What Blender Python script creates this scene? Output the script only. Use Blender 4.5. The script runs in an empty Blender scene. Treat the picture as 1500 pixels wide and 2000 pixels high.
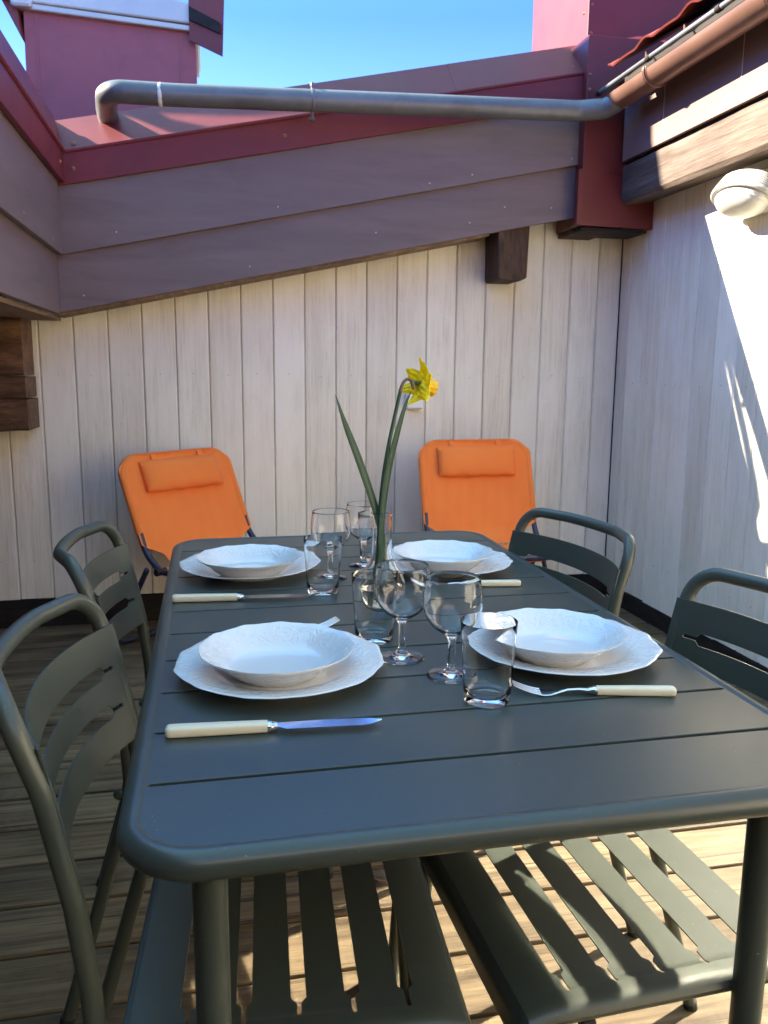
import bpy, bmesh, math, random
from mathutils import Vector, Matrix, Quaternion
R = math.radians
random.seed(7)
sc = bpy.context.scene
COL = sc.collection
# ------------------------------------------------------------ camera
cam = bpy.data.cameras.new('camera')
cam.sensor_fit = 'VERTICAL'; cam.sensor_height = 24.0; cam.sensor_width = 18.0
cam.lens = 1603.7 * 24.0 / 2000.0
cam.clip_start = 0.02; cam.clip_end = 3000
cam_o = bpy.data.objects.new('camera', cam); COL.objects.link(cam_o); sc.camera = cam_o
PIT, YAW, ROL = 0.172274, 0.208449, 0.008245
fw = Vector((math.sin(YAW)*math.cos(PIT), math.cos(YAW)*math.cos(PIT), -math.sin(PIT)))
rr = Vector((math.cos(YAW), -math.sin(YAW), 0)); uu = rr.cross(fw)
r2 = rr*math.cos(ROL) + uu*math.sin(ROL); u2 = -rr*math.sin(ROL) + uu*math.cos(ROL)
m = Matrix((r2, u2, -fw)).transposed().to_4x4(); m.translation = Vector((0, 0, 1.16))
cam_o.matrix_world = m
cam.dof.use_dof = True; cam.dof.focus_distance = 1.15; cam.dof.aperture_fstop = 13.0
# ------------------------------------------------------------ world and sun
SUN_DIR = Vector((0.76, -0.34, -0.54)).normalized()          # the way the light travels
w = bpy.data.worlds.new('World'); sc.world = w; w.use_nodes = True
nt = w.node_tree; bg = nt.nodes['Background']
sky = nt.nodes.new('ShaderNodeTexSky'); sky.sky_type = 'NISHITA'; sky.sun_disc = False
sky.sun_elevation = math.asin(-SUN_DIR.z)
sky.sun_rotation = math.atan2(-SUN_DIR.x, -SUN_DIR.y)
sky.altitude = 1500; sky.air_density = 1.0; sky.dust_density = 0.1; sky.ozone_density = 1.0
tint = nt.nodes.new('ShaderNodeMix'); tint.data_type = 'RGBA'; tint.blend_type = 'MULTIPLY'; tint.inputs[0].default_value = 1.0
# sky tint by height: deep blue low, brightened overhead for more fill light
tcw = nt.nodes.new('ShaderNodeTexCoord'); sxw = nt.nodes.new('ShaderNodeSeparateXYZ'); nt.links.new(tcw.outputs['Generated'], sxw.inputs[0])
crw = nt.nodes.new('ShaderNodeValToRGB'); els = crw.color_ramp.elements
while len(els) < 4: els.new(.5)
for e, (p_, c_) in zip(els, ((.10, (.40, .43, .54)), (.36, (.145, .245, .60)), (.60, (.27, .46, .74)), (.84, (1.22, 1.40, 1.06)))): e.position = p_; e.color = (*c_, 1)
nt.links.new(sxw.outputs[2], crw.inputs[0]); nt.links.new(crw.outputs[0], tint.inputs[7])
nt.links.new(sky.outputs[0], tint.inputs[6]); nt.links.new(tint.outputs[2], bg.inputs[0]); bg.inputs[1].default_value = 0.15
sun = bpy.data.lights.new('sun', 'SUN'); sun.energy = 4.4; sun.angle = R(0.5); sun.color = (1.0, 0.89, 0.70)
so = bpy.data.objects.new('sun', sun); COL.objects.link(so)
so.rotation_euler = SUN_DIR.to_track_quat('-Z', 'Y').to_euler()
so.location = (-4, 3, 6)
sc.view_settings.view_transform = 'Standard'; sc.view_settings.look = 'None'
sc.view_settings.exposure = 2.88; sc.view_settings.gamma = 1.0
cy = sc.cycles
cy.use_denoising = True; cy.sample_clamp_indirect = 0; cy.caustics_reflective = True; cy.caustics_refractive = True
cy.blur_glossy = 0.0; cy.max_bounces = 14; cy.transparent_max_bounces = 16; cy.transmission_bounces = 12
cy.use_guiding = True; cy.use_surface_guiding = True; cy.use_volume_guiding = False; cy.guiding_training_samples = 128

# ------------------------------------------------------------ mesh builder
class MB:
    def __init__(s): s.v = []; s.f = []; s.r = []; s.p = []
    def add(s, vs, fs, rnd=None):
        b = len(s.v); s.v += [tuple(p) for p in vs]; s.p.append((b, len(s.f), len(vs), len(fs)))
        q = random.random() if rnd is None else rnd
        for f in fs: s.f.append(tuple(b+i for i in f)); s.r.append(q)
    def box(s, x0, x1, y0, y1, z0, z1, rnd=None):
        s.add([(x, y, z) for x in (x0, x1) for y in (y0, y1) for z in (z0, z1)],
              [(0,1,3,2),(4,6,7,5),(0,4,5,1),(2,3,7,6),(0,2,6,4),(1,5,7,3)], rnd)
    def prism(s, poly, d, rnd=None):
        """poly: list of 3-D points (a planar ring), d: extrusion vector"""
        n = len(poly); d = Vector(d); P = [Vector(p) for p in poly]
        s.add(P+[p+d for p in P], [tuple(range(n))[::-1], tuple(range(n, 2*n))] +
              [(i, (i+1) % n, n+(i+1) % n, n+i) for i in range(n)], rnd)
    def grid(s, rows, close_u=False, close_v=False, rnd=None, cap=False):
        n = len(rows); k = len(rows[0]); vs = [p for r in rows for p in r]; fs = []
        for i in range(n if close_v else n-1):
            for j in range(k if close_u else k-1):
                a = i*k+j; b = i*k+(j+1) % k; c = ((i+1) % n)*k+(j+1) % k; d = ((i+1) % n)*k+j
                fs.append((a, b, c, d))
        if cap:
            fs.append(tuple(range(k))[::-1]); fs.append(tuple((n-1)*k+j for j in range(k)))
        s.add(vs, fs, rnd)
    def tube(s, pts, r, n=16, closed=False, cap=True, rnd=None, rad=None, sq=None):
        P = [Vector(p) for p in pts]; N = len(P)
        T = []
        for i in range(N):
            if closed: t = P[(i+1) % N]-P[i-1]
            else: t = P[min(i+1, N-1)]-P[max(i-1, 0)]
            T.append(t.normalized())
        a = Vector((0, 0, 1)) if abs(T[0].z) < .9 else Vector((1, 0, 0))
        nrm = (a-T[0]*a.dot(T[0])).normalized(); rows = []
        for i in range(N):
            if i: nrm = (T[i-1].rotation_difference(T[i]) @ nrm); nrm = (nrm-T[i]*nrm.dot(T[i])).normalized()
            bn = T[i].cross(nrm); q = rad[i] if rad else r
            rows.append([P[i]+(nrm*math.cos(2*math.pi*j/n)+bn*math.sin(2*math.pi*j/n))*q for j in range(n)])
        s.grid(rows, close_u=True, close_v=closed, cap=(cap and not closed), rnd=rnd)
    def lathe(s, prof, c=(0, 0, 0), n=64, rnd=None, fr=None):
        """prof: list of (r, z); ring per point; r==0 points collapse"""
        c = Vector(c); base = len(s.v); vs = []; idx = []
        for (r, z) in prof:
            if r < 1e-7: idx.append([len(vs)]); vs.append(c+Vector((0, 0, z)))
            else:
                idx.append(list(range(len(vs), len(vs)+n)))
                for j in range(n):
                    t = 2*math.pi*j/n; q = r if fr is None else r*fr(t, r)
                    vs.append(c+Vector((q*math.cos(t), q*math.sin(t), z)))
        fs = []
        for a, b in zip(idx, idx[1:]):
            for j in range(n):
                k = (j+1) % n
                if len(a) == 1 and len(b) == 1: continue
                if len(a) == 1: fs.append((a[0], b[k], b[j]))
                elif len(b) == 1: fs.append((a[j], a[k], b[0]))
                else: fs.append((a[j], a[k], b[k], b[j]))
        s.add(vs, fs, rnd)
    def each(s, name, mat, parent=None, **k):
        out = []
        for (b, f0, nv, nf) in s.p:
            q = MB(); q.v = s.v[b:b+nv]; q.f = [tuple(i-b for i in f) for f in s.f[f0:f0+nf]]; q.r = s.r[f0:f0+nf]
            out.append(q.build(name, mat, parent, **k))
        return out
    def build(s, name, mat, parent=None, smooth=True, ang=38, bevel=0, mtx=None, fix=True):
        me = bpy.data.meshes.new(name); me.from_pydata(s.v, [], s.f)
        at = me.attributes.new('rnd', 'FLOAT', 'FACE')
        at.data.foreach_set('value', s.r)
        bm = bmesh.new(); bm.from_mesh(me)
        if fix: bmesh.ops.recalc_face_normals(bm, faces=bm.faces)
        if smooth:
            for f in bm.faces: f.smooth = True
            for e in bm.edges:
                if len(e.link_faces) == 2 and e.calc_face_angle(0) > R(ang): e.smooth = False
        bm.to_mesh(me); bm.free()
        if mtx is not None: me.transform(mtx)
        me.materials.append(mat)
        o = bpy.data.objects.new(name, me); COL.objects.link(o)
        if parent is not None: o.parent = parent
        if bevel:
            b = o.modifiers.new('bevel', 'BEVEL'); b.width = bevel; b.segments = 2; b.limit_method = 'ANGLE'; b.angle_limit = R(40)
            b.harden_normals = False
        return o

def fillet(pts, rads, n=8):
    P = [Vector(p) for p in pts]; out = [P[0]]
    for i in range(1, len(P)-1):
        r = rads[i] if isinstance(rads, (list, tuple)) else rads
        a = (P[i-1]-P[i]); b = (P[i+1]-P[i]); la, lb = a.length, b.length; a.normalize(); b.normalize()
        ang = a.angle(b)
        if r <= 0 or ang > math.pi-1e-3: out.append(P[i]); continue
        d = min(r/math.tan(ang/2), la*.49, lb*.49); rr_ = d*math.tan(ang/2)
        c = P[i]+(a+b).normalized()*(rr_/math.sin(ang/2))
        s_ = P[i]+a*d; e_ = P[i]+b*d
        v0 = s_-c; v1 = e_-c; q = v0.rotation_difference(v1); ax, an = q.to_axis_angle()
        for k in range(n+1): out.append(c+Quaternion(ax, an*k/n) @ v0)
    out.append(P[-1]); return out

def tag(o, label=None, cat=None, group=None, kind=None):
    if label: o['label'] = label
    if cat: o['category'] = cat
    if group: o['group'] = group
    if kind: o['kind'] = kind
    return o
def empty(name, loc=(0, 0, 0), rz=0, **k):
    o = bpy.data.objects.new(name, None); COL.objects.link(o); o.location = loc; o.rotation_euler = (0, 0, rz)
    o.empty_display_size = .05
    return tag(o, **k)
def children(o): return [c for c in bpy.data.objects if c.parent == o]
def copy_tree(o, parent=None):
    c = o.copy(); COL.objects.link(c)
    if parent is not None: c.parent = parent
    for ch in children(o): copy_tree(ch, c)
    return c

# ------------------------------------------------------------ materials
def newmat(name):
    mt = bpy.data.materials.new(name); mt.use_nodes = True
    return mt, mt.node_tree, mt.node_tree.nodes['Principled BSDF']
def N(nt, t, **k):
    n = nt.nodes.new(t)
    for a, b in k.items():
        if a == 'inp':
            for i, v in b.items(): n.inputs[i].default_value = v
        else: setattr(n, a, b)
    return n
def ramp(nt, fac, stops):
    n = nt.nodes.new('ShaderNodeValToRGB'); cr = n.color_ramp
    while len(cr.elements) < len(stops): cr.elements.new(.5)
    for e, (p, c) in zip(cr.elements, stops): e.position = p; e.color = (*c, 1) if len(c) == 3 else c
    nt.links.new(fac, n.inputs[0]); return n.outputs[0]
def coords(nt, scale=(1, 1, 1), rnd=0.0, rot=(0, 0, 0)):
    tc = N(nt, 'ShaderNodeTexCoord'); mp = N(nt, 'ShaderNodeMapping'); mp.inputs['Scale'].default_value = scale
    mp.inputs['Rotation'].default_value = rot
    nt.links.new(tc.outputs['Object'], mp.inputs[0])
    if rnd:
        at = N(nt, 'ShaderNodeAttribute', attribute_name='rnd')
        mu = N(nt, 'ShaderNodeMath', operation='MULTIPLY', inp={1: rnd}); nt.links.new(at.outputs['Fac'], mu.inputs[0])
        ad = N(nt, 'ShaderNodeVectorMath', operation='ADD'); nt.links.new(mp.outputs[0], ad.inputs[0]); nt.links.new(mu.outputs[0], ad.inputs[1])
        return ad.outputs[0]
    return mp.outputs[0]
def noise(nt, vec, scale, detail=6, rough=.55, dist=0.0):
    n = N(nt, 'ShaderNodeTexNoise', inp={'Scale': scale, 'Detail': detail, 'Roughness': rough, 'Distortion': dist})
    nt.links.new(vec, n.inputs['Vector']); return n.outputs['Fac']
def mix(nt, a, b, fac, mode='MIX'):
    n = N(nt, 'ShaderNodeMix', data_type='RGBA', blend_type=mode)
    for s, v in ((n.inputs[0], fac), (n.inputs[6], a), (n.inputs[7], b)):
        if hasattr(v, 'is_linked'): nt.links.new(v, s)
        elif isinstance(v, (int, float)): s.default_value = v
        else: s.default_value = (*v, 1)
    return n.outputs[2]
def bump(nt, h, strength, dist, bs, prev=None):
    n = N(nt, 'ShaderNodeBump', inp={'Strength': strength, 'Distance': dist}); nt.links.new(h, n.inputs['Height'])
    if prev is not None: nt.links.new(prev, n.inputs['Normal'])
    if bs is not None: nt.links.new(n.outputs[0], bs.inputs['Normal'])
    return n.outputs[0]
def rndfac(nt):
    at = N(nt, 'ShaderNodeAttribute', attribute_name='rnd'); return at.outputs['Fac']

def wood(name, dark, mid, light, scl, rough=.75, bmp=.0015, knots=True, var=.25, spec=.3, wear=None, cracks=False):
    """scl: mapping scale, small along the grain"""
    mt, nt, b = newmat(name)
    v = coords(nt, scl, rnd=13.7)
    g1 = noise(nt, v, 17, 8, .7, .5); g2 = noise(nt, v, 75, 5, .6)
    c = ramp(nt, g1, [(.28, dark), (.5, mid), (.74, light)])
    c2 = ramp(nt, g2, [(.33, (.45, .43, .42)), (.62, (1, 1, 1))])
    c = mix(nt, c, c2, .55, 'MULTIPLY')
    v3 = coords(nt, (1, 1, 1), rnd=5.1); g3 = noise(nt, v3, 2.2, 3, .5)
    c = mix(nt, c, ramp(nt, g3, [(.3, (.68, .66, .66)), (.7, (1.2, 1.18, 1.15))]), .8, 'MULTIPLY')
    rv = ramp(nt, rndfac(nt), [(0, (1-var,)*3), (1, (1+var,)*3)])
    c = mix(nt, c, rv, 1.0, 'MULTIPLY')
    h = g2
    if knots:
        vk = coords(nt, tuple(max(s*.5, .55) if s < .5 else s*.45 for s in scl), rnd=21.3)
        vo = N(nt, 'ShaderNodeTexVoronoi', inp={'Scale': 3.2}); nt.links.new(vk, vo.inputs['Vector'])
        kf = ramp(nt, vo.outputs['Distance'], [(.03, (1, 1, 1)), (.085, (0, 0, 0))])
        c = mix(nt, c, tuple(x*.45 for x in dark), kf)
    if wear:
        gw = noise(nt, coords(nt, (1, 1, 1), rnd=3.3), 1.7, 6, .65, 1.0)
        c = mix(nt, c, wear, ramp(nt, gw, [(.5, (0, 0, 0)), (.72, (.75, .75, .75))]))
    if cracks:
        vc = coords(nt, (.035, 3.2, 3.2), rnd=31.0); gc = noise(nt, vc, 26, 3, .55, .35)
        cf = ramp(nt, gc, [(.605, (0, 0, 0)), (.635, (1, 1, 1)), (.70, (1, 1, 1)), (.73, (0, 0, 0))])
        c = mix(nt, c, tuple(x*.55 for x in dark), mix(nt, (0, 0, 0), cf, .75))
    nt.links.new(c, b.inputs['Base Color'])
    b.inputs['Roughness'].default_value = rough; b.inputs['Specular IOR Level'].default_value = spec
    p = bump(nt, g1, .5, bmp*1.5, None); bump(nt, h, .7, bmp, b, p)
    return mt

def painted(name, col, rough=.45, spec=.5, var=.12, bmp=.0003, bscale=60, dirt=None, metal=0, coat=0, big=2.0, stretch=(1, 1, 1)):
    mt, nt, b = newmat(name)
    v = coords(nt, stretch, rnd=3.0); g = noise(nt, v, big, 6, .6)
    lo = tuple(c*(1-var) for c in col); hi = tuple(min(1, c*(1+var)) for c in col)
    c = ramp(nt, g, [(.3, lo), (.7, hi)])
    g2 = noise(nt, v, bscale, 4, .6)
    if dirt:
        g4 = noise(nt, v, 7, 8, .7, .5)
        c = mix(nt, c, dirt, ramp(nt, g4, [(.47, (0, 0, 0)), (.72, (.5, .5, .5))]))
    nt.links.new(c, b.inputs['Base Color'])
    rr_ = ramp(nt, g, [(.3, (rough*.85,)*3), (.7, (min(1, rough*1.18),)*3)]); nt.links.new(rr_, b.inputs['Roughness'])
    b.inputs['Specular IOR Level'].default_value = spec; b.inputs['Metallic'].default_value = metal
    b.inputs['Coat Weight'].default_value = coat
    bump(nt, g2, .5, bmp, b)
    return mt

def dust(mt, amount=.5, col=(.32, .33, .32)):
    nt = mt.node_tree; b = nt.nodes['Principled BSDF']; src = b.inputs['Base Color'].links[0].from_socket
    g = noise(nt, coords(nt, (1, 1, 1)), 320, 2, .5); m_ = noise(nt, coords(nt, (1, 1, 1)), 2.6, 5, .65, .8)
    f = ramp(nt, g, [(.735, (0, 0, 0)), (.77, (amount,)*3)])
    c = mix(nt, src, col, f); c = mix(nt, c, tuple(x*.62 for x in col), ramp(nt, m_, [(.50, (0, 0, 0)), (.80, (.10, .10, .10))]))
    nt.links.new(c, b.inputs['Base Color'])
def whiteboards(name):
    mt, nt, b = newmat(name)
    v = coords(nt, (1, 1, .035), rnd=9.0)
    fine = noise(nt, v, 150, 6, .7, .3); med = noise(nt, v, 38, 5, .6, .2)
    c = ramp(nt, fine, [(.28, (.64, .595, .49)), (.48, (.83, .78, .645)), (.75, (.90, .86, .725))])
    c = mix(nt, c, ramp(nt, med, [(.3, (.86, .845, .83)), (.62, (1.0, 1.0, 1.0))]), .85, 'MULTIPLY')
    big = noise(nt, coords(nt, (1, 1, .45), rnd=2.0), 3.0, 5, .6)
    c = mix(nt, c, (.90, .865, .745), ramp(nt, big, [(.44, (0, 0, 0)), (.62, (.85, .85, .85))]))
    sp = noise(nt, coords(nt, (1, 1, 2.2), rnd=4.0), 22, 4, .75, 1.5)
    c = mix(nt, c, (.92, .90, .82), ramp(nt, sp, [(.62, (0, 0, 0)), (.70, (.75, .75, .75))]))
    vk = coords(nt, (1, 1, .35), rnd=17.0); vo = N(nt, 'ShaderNodeTexVoronoi', inp={'Scale': 2.6}); nt.links.new(vk, vo.inputs['Vector'])
    c = mix(nt, c, (.42, .36, .30), ramp(nt, vo.outputs['Distance'], [(.02, (.55, .55, .55)), (.06, (0, 0, 0))]))
    c = mix(nt, c, ramp(nt, rndfac(nt), [(0, (.88, .865, .85)), (1, (1.04, 1.03, 1.02))]), 1.0, 'MULTIPLY')
    nt.links.new(c, b.inputs['Base Color']); b.inputs['Roughness'].default_value = .62
    b.inputs['Specular IOR Level'].default_value = .35
    p = bump(nt, fine, .35, .0006, None); bump(nt, med, .3, .0012, b, p)
    return mt

M = {}
M['white'] = whiteboards('white_stained_boards')
M['deck'] = wood('weathered_deck', (0.055, 0.036, 0.019), (0.148, 0.110, 0.062), (0.25, 0.195, 0.115), (.09, 1.6, 1.6), .72, .0016, True, .22, wear=(0.21, 0.165, 0.095), cracks=True)
M['fascia'] = painted('plum_brown_paint', (0.172, 0.125, 0.124), .60, .3, .16, .0010, 40, dirt=(0.110, 0.080, 0.074), stretch=(.3, .3, 2.0), big=3)
M['eave_paint'] = painted('warm_brown_paint', (0.20, 0.130, 0.115), .6, .35, .14, .0006, 40, stretch=(2, .3, 2.0), big=3)  # right eave board's paint, a little lighter and redder than the fascia
M['rough'] = wood('rough_beam', (0.080, 0.055, 0.042), (0.155, 0.115, 0.092), (0.25, 0.195, 0.165), (1.5, .09, 1.5), .8, .004, True, .05)
M['log'] = wood('dark_log', (0.050, 0.024, 0.013), (0.155, 0.080, 0.042), (0.30, 0.17, 0.09), (.35, 1.3, 1.5), .6, .003, True, .2)
M['endgrain'] = wood('dark_timber', (.025, .013, .009), (.070, .038, .024), (.13, .075, .045), (1.4, 1.4, .25), .7, .003, False, .2)
M['soffit'] = wood('raw_soffit', (0.136, 0.088, 0.056), (0.272, 0.184, 0.120), (0.384, 0.272, 0.184), (1.4, .12, 1.4), .75, .002, True, .1)
M['plinth'] = wood('dark_plinth', (0.010, 0.007, 0.006), (0.022, 0.017, 0.014), (0.036, 0.027, 0.022), (.3, .3, 1.5), .7, .0015, False, .1)
M['red'] = painted('red_sheet_metal', (0.150, 0.022, 0.029), .50, .32, .14, .0006, 12, dirt=(0.105, 0.018, 0.022))
M['faded'] = painted('faded_red_metal', (.33, .095, .108), .5, .35, .08, .0005, 12, dirt=(.20, .07, .08))
M['redbox'] = painted('oxide_red_metal', (0.136, 0.019, 0.019), .42, .45, .14, .0004, 12, dirt=(0.096, 0.016, 0.014))
M['tile'] = painted('red_roof_tile', (0.176, 0.034, 0.024), .45, .45, .15, .0004, 20)
M['rust'] = painted('rusty_rivet', (.26, .10, .06), .6, .4, .2)
M['copper'] = painted('brown_gutter', (0.203, 0.109, 0.079), .38, .5, .16, .0003, 14, metal=.35, dirt=(0.128, 0.064, 0.045))
M['galv'] = painted('dull_galvanised', (0.137, 0.144, 0.151), .42, .5, .25, .0005, 18, metal=.35, dirt=(0.086, 0.072, 0.061))
M['capmetal'] = painted('pale_zinc', (0.52, 0.52, 0.48), .45, .5, .1, .0003, 18, metal=.5)
M['sealant'] = painted('white_sealant', (0.612, 0.603, 0.578), .6, .4, .12, .002, 90)
M['chair'] = painted('grey_green_powder_coat', (0.047, 0.058, 0.047), .38, .45, .05, .00012, 900)
M['table'] = painted('table_powder_coat', (0.036, 0.049, 0.045), .33, .5, .05, .00010, 900)
dust(M['table']); dust(M['chair'], .35)
M['rubber'] = painted('black_rubber', (.02, .02, .02), .7, .3, .1)
M['navy'] = painted('navy_frame', (.022, .028, .060), .38, .5, .1)
M['ivory'] = painted('ivory_handle', (0.636, 0.602, 0.447), .32, .5, .04, .0001, 90)
M['steel'] = painted('cutlery_steel', (.66, .67, .69), .16, .5, .03, .00003, 200, metal=1.0)
M['lampwhite'] = painted('lamp_body', (0.50, 0.495, 0.45), .4, .5, .04)
M['plasticwhite'] = painted('white_plastic', (.78, .79, .76), .35, .5, .03)
M['winframe'] = painted('white_window_frame', (.75, .75, .73), .4, .5, .04)
M['nail'] = painted('nail_head', (.45, .44, .43), .4, .5, .1, metal=.8)

def canvas():
    mt, nt, b = newmat('orange_sling_fabric')
    v = coords(nt, (1, 1, 1)); g = noise(nt, v, 3, 4, .5); wv = noise(nt, coords(nt, (1, 1, .12)), 500, 2, .5)
    c = ramp(nt, g, [(.3, (.97, .245, .048)), (.7, (1.0, .30, .062))])
    nt.links.new(c, b.inputs['Base Color']); b.inputs['Roughness'].default_value = .75
    b.inputs['Specular IOR Level'].default_value = .25; b.inputs['Sheen Weight'].default_value = .15
    tr = N(nt, 'ShaderNodeBsdfTranslucent'); nt.links.new(c, tr.inputs[0])
    mx = N(nt, 'ShaderNodeMixShader', inp={0: .22}); out = nt.nodes['Material Output']
    nt.links.new(b.outputs[0], mx.inputs[1]); nt.links.new(tr.outputs[0], mx.inputs[2]); nt.links.new(mx.outputs[0], out.inputs[0])
    bump(nt, wv, .4, .0004, b); return mt
M['canvas'] = canvas()
def porcelain(name, r0, r1):
    mt, nt, b = newmat(name)
    b.inputs['Base Color'].default_value = (.62, .65, .675, 1); b.inputs['Roughness'].default_value = .10
    b.inputs['Coat Weight'].default_value = .3; b.inputs['Coat Roughness'].default_value = .04
    tc = N(nt, 'ShaderNodeTexCoord'); sx = N(nt, 'ShaderNodeSeparateXYZ'); nt.links.new(tc.outputs['Object'], sx.inputs[0])
    cb = N(nt, 'ShaderNodeCombineXYZ'); nt.links.new(sx.outputs[0], cb.inputs[0]); nt.links.new(sx.outputs[1], cb.inputs[1])
    ln = N(nt, 'ShaderNodeVectorMath', operation='LENGTH'); nt.links.new(cb.outputs[0], ln.inputs[0])
    mr = N(nt, 'ShaderNodeMapRange', inp={1: r0, 2: r0+.012, 3: 0, 4: 1}); nt.links.new(ln.outputs['Value'], mr.inputs[0])
    mr2 = N(nt, 'ShaderNodeMapRange', inp={1: r1-.006, 2: r1, 3: 1, 4: 0}); nt.links.new(ln.outputs['Value'], mr2.inputs[0])
    g = noise(nt, tc.outputs['Object'], 46, 1.5, .4, 1.6)
    rg = ramp(nt, g, [(.40, (0, 0, 0)), (.50, (1, 1, 1)), (.62, (.25, .25, .25))])
    m1 = N(nt, 'ShaderNodeMath', operation='MULTIPLY'); nt.links.new(rg, m1.inputs[0]); nt.links.new(mr.outputs[0], m1.inputs[1])
    m2 = N(nt, 'ShaderNodeMath', operation='MULTIPLY'); nt.links.new(m1.outputs[0], m2.inputs[0]); nt.links.new(mr2.outputs[0], m2.inputs[1])
    bump(nt, m2.outputs[0], .38, .0018, b); return mt
M['plate'] = porcelain('embossed_porcelain', .092, .142)
M['soup'] = porcelain('embossed_porcelain_bowl', .070, .1035)
def glass(name, tint=(1, 1, 1), ior=1.5):
    mt, nt, b = newmat(name); b.inputs['Base Color'].default_value = (*tint, 1)
    b.inputs['Roughness'].default_value = 0.0; b.inputs['IOR'].default_value = ior
    b.inputs['Transmission Weight'].default_value = 1.0; return mt
M['glass'] = glass('clear_glass', (1, 1, 1), 1.34); M['water'] = glass('water', (.97, .97, .90), 1.33)
M['blueglass'] = glass('smoky_glass', (.90, .93, .97))
mt, nt, b = newmat('solar_control_glazing'); b.inputs['Base Color'].default_value = (.93, .92, .90, 1)
b.inputs['Metallic'].default_value = 1.0; b.inputs['Roughness'].default_value = .031; M['mirror'] = mt
def leafmat(name, a, b_, rough=.45, trans=.25):
    mt, nt, b = newmat(name); g = noise(nt, coords(nt, (1, 1, .08)), 220, 3, .5)
    c = ramp(nt, g, [(.3, a), (.7, b_)]); nt.links.new(c, b.inputs['Base Color']); b.inputs['Roughness'].default_value = rough
    tr = N(nt, 'ShaderNodeBsdfTranslucent'); nt.links.new(c, tr.inputs[0]); mx = N(nt, 'ShaderNodeMixShader', inp={0: trans})
    nt.links.new(b.outputs[0], mx.inputs[1]); nt.links.new(tr.outputs[0], mx.inputs[2]); nt.links.new(mx.outputs[0], nt.nodes['Material Output'].inputs[0])
    return mt
M['leaf'] = leafmat('daffodil_leaf', (0.014, 0.055, 0.028), (0.028, 0.085, 0.045))
M['stem'] = leafmat('daffodil_stem', (0.024, 0.068, 0.036), (0.040, 0.096, 0.048), .5, .1)
M['petal'] = leafmat('daffodil_petal', (.97, .80, .006), (1.0, .90, .012), .55, .45)
M['corona'] = leafmat('daffodil_trumpet', (.95, .58, .008), (1.0, .68, .012), .55, .3)
M['papery'] = leafmat('papery_sheath', (.20, .13, .07), (.30, .20, .12), .7, .3)
M['ground'] = painted('far_ground', (.16, .15, .13), .9, .2, .3, .01, 3)
M['render'] = painted('pale_render', (.62, .58, .52), .85, .2, .08, .002, 60)

# ------------------------------------------------------------ layout numbers
XW, YW = 1.981, 3.82           # faces of the right and the back wall
YF = 3.60                      # face of the back fascia
PITCH = .143

# ------------------------------------------------------------ setting: ground and deck
g = MB(); g.box(-400, 400, -400, 400, -6.2, -6); tag(g.build('ground', M['ground'], smooth=False), kind='structure')
g = MB(); g.box(-2.3, 2.2, -1.9, 4.0, -.16, -.075, .1); tag(g.build('gap_underlay', M['plinth'], smooth=False), kind='structure')  # dark underlay added to stop light leaking through the deck gaps
def plank_x(mb, x0, x1, y0, y1, z0, z1, c=.005, wav=.0012):
    n = max(2, int((x1-x0)/.12)); rnd = random.random(); rows = []
    ph = random.random()*9
    for i in range(n+1):
        x = x0+(x1-x0)*i/n; a = wav*math.sin(ph+x*2.1); e = wav*math.sin(ph*2+x*3.3); dz = wav*.8*math.sin(ph*3+x*1.3)
        rows.append([(x, y0+a, z0), (x, y0+a, z1-c+dz), (x, y0+a+c*.35, z1-c*.3+dz), (x, y0+a+c, z1+dz), (x, y1+e-c, z1+dz), (x, y1+e-c*.35, z1-c*.3+dz), (x, y1+e, z1-c+dz), (x, y1+e, z0)])
    mb.grid(rows, close_u=True, cap=True, rnd=rnd)
d = MB(); y = 1.42-.162*19
while y < 3.80:
    y1 = min(y+.162-.009, 3.815); cut = random.choice([-1.2, .9, 3, 3, 1.5, -.6])
    plank_x(d, -2.2, min(cut, XW), y, y1, -.028, 0)
    if cut < 1.9: plank_x(d, cut+.006, XW, y, y1, -.028, 0)
    y += .162
tag(d.build('deck', M['deck'], ang=25), kind='structure')
# a few fallen bits on the deck
def bit(x, y, l, a, label):
    b_ = MB(); c, s = math.cos(a), math.sin(a)
    pts = [(x+c*l*t+.006*math.sin(t*5), y+s*l*t+.004*math.sin(t*9), .003+.003*math.sin(t*3)) for t in [i/8 for i in range(9)]]
    b_.tube(pts, .0022, 6, rad=[.0008+.002*math.sin(math.pi*min(1, .1+t*.9)) for t in [i/8 for i in range(9)]])
    tag(b_.build('twig', M['soffit']), label, 'twig')
bit(.30, 1.70, .10, -.5, 'pale curled twig lying on the deck between the two near chairs')
bit(.02, 1.87, .06, .8, 'small dry twig on the deck near the left front table leg')

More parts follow.
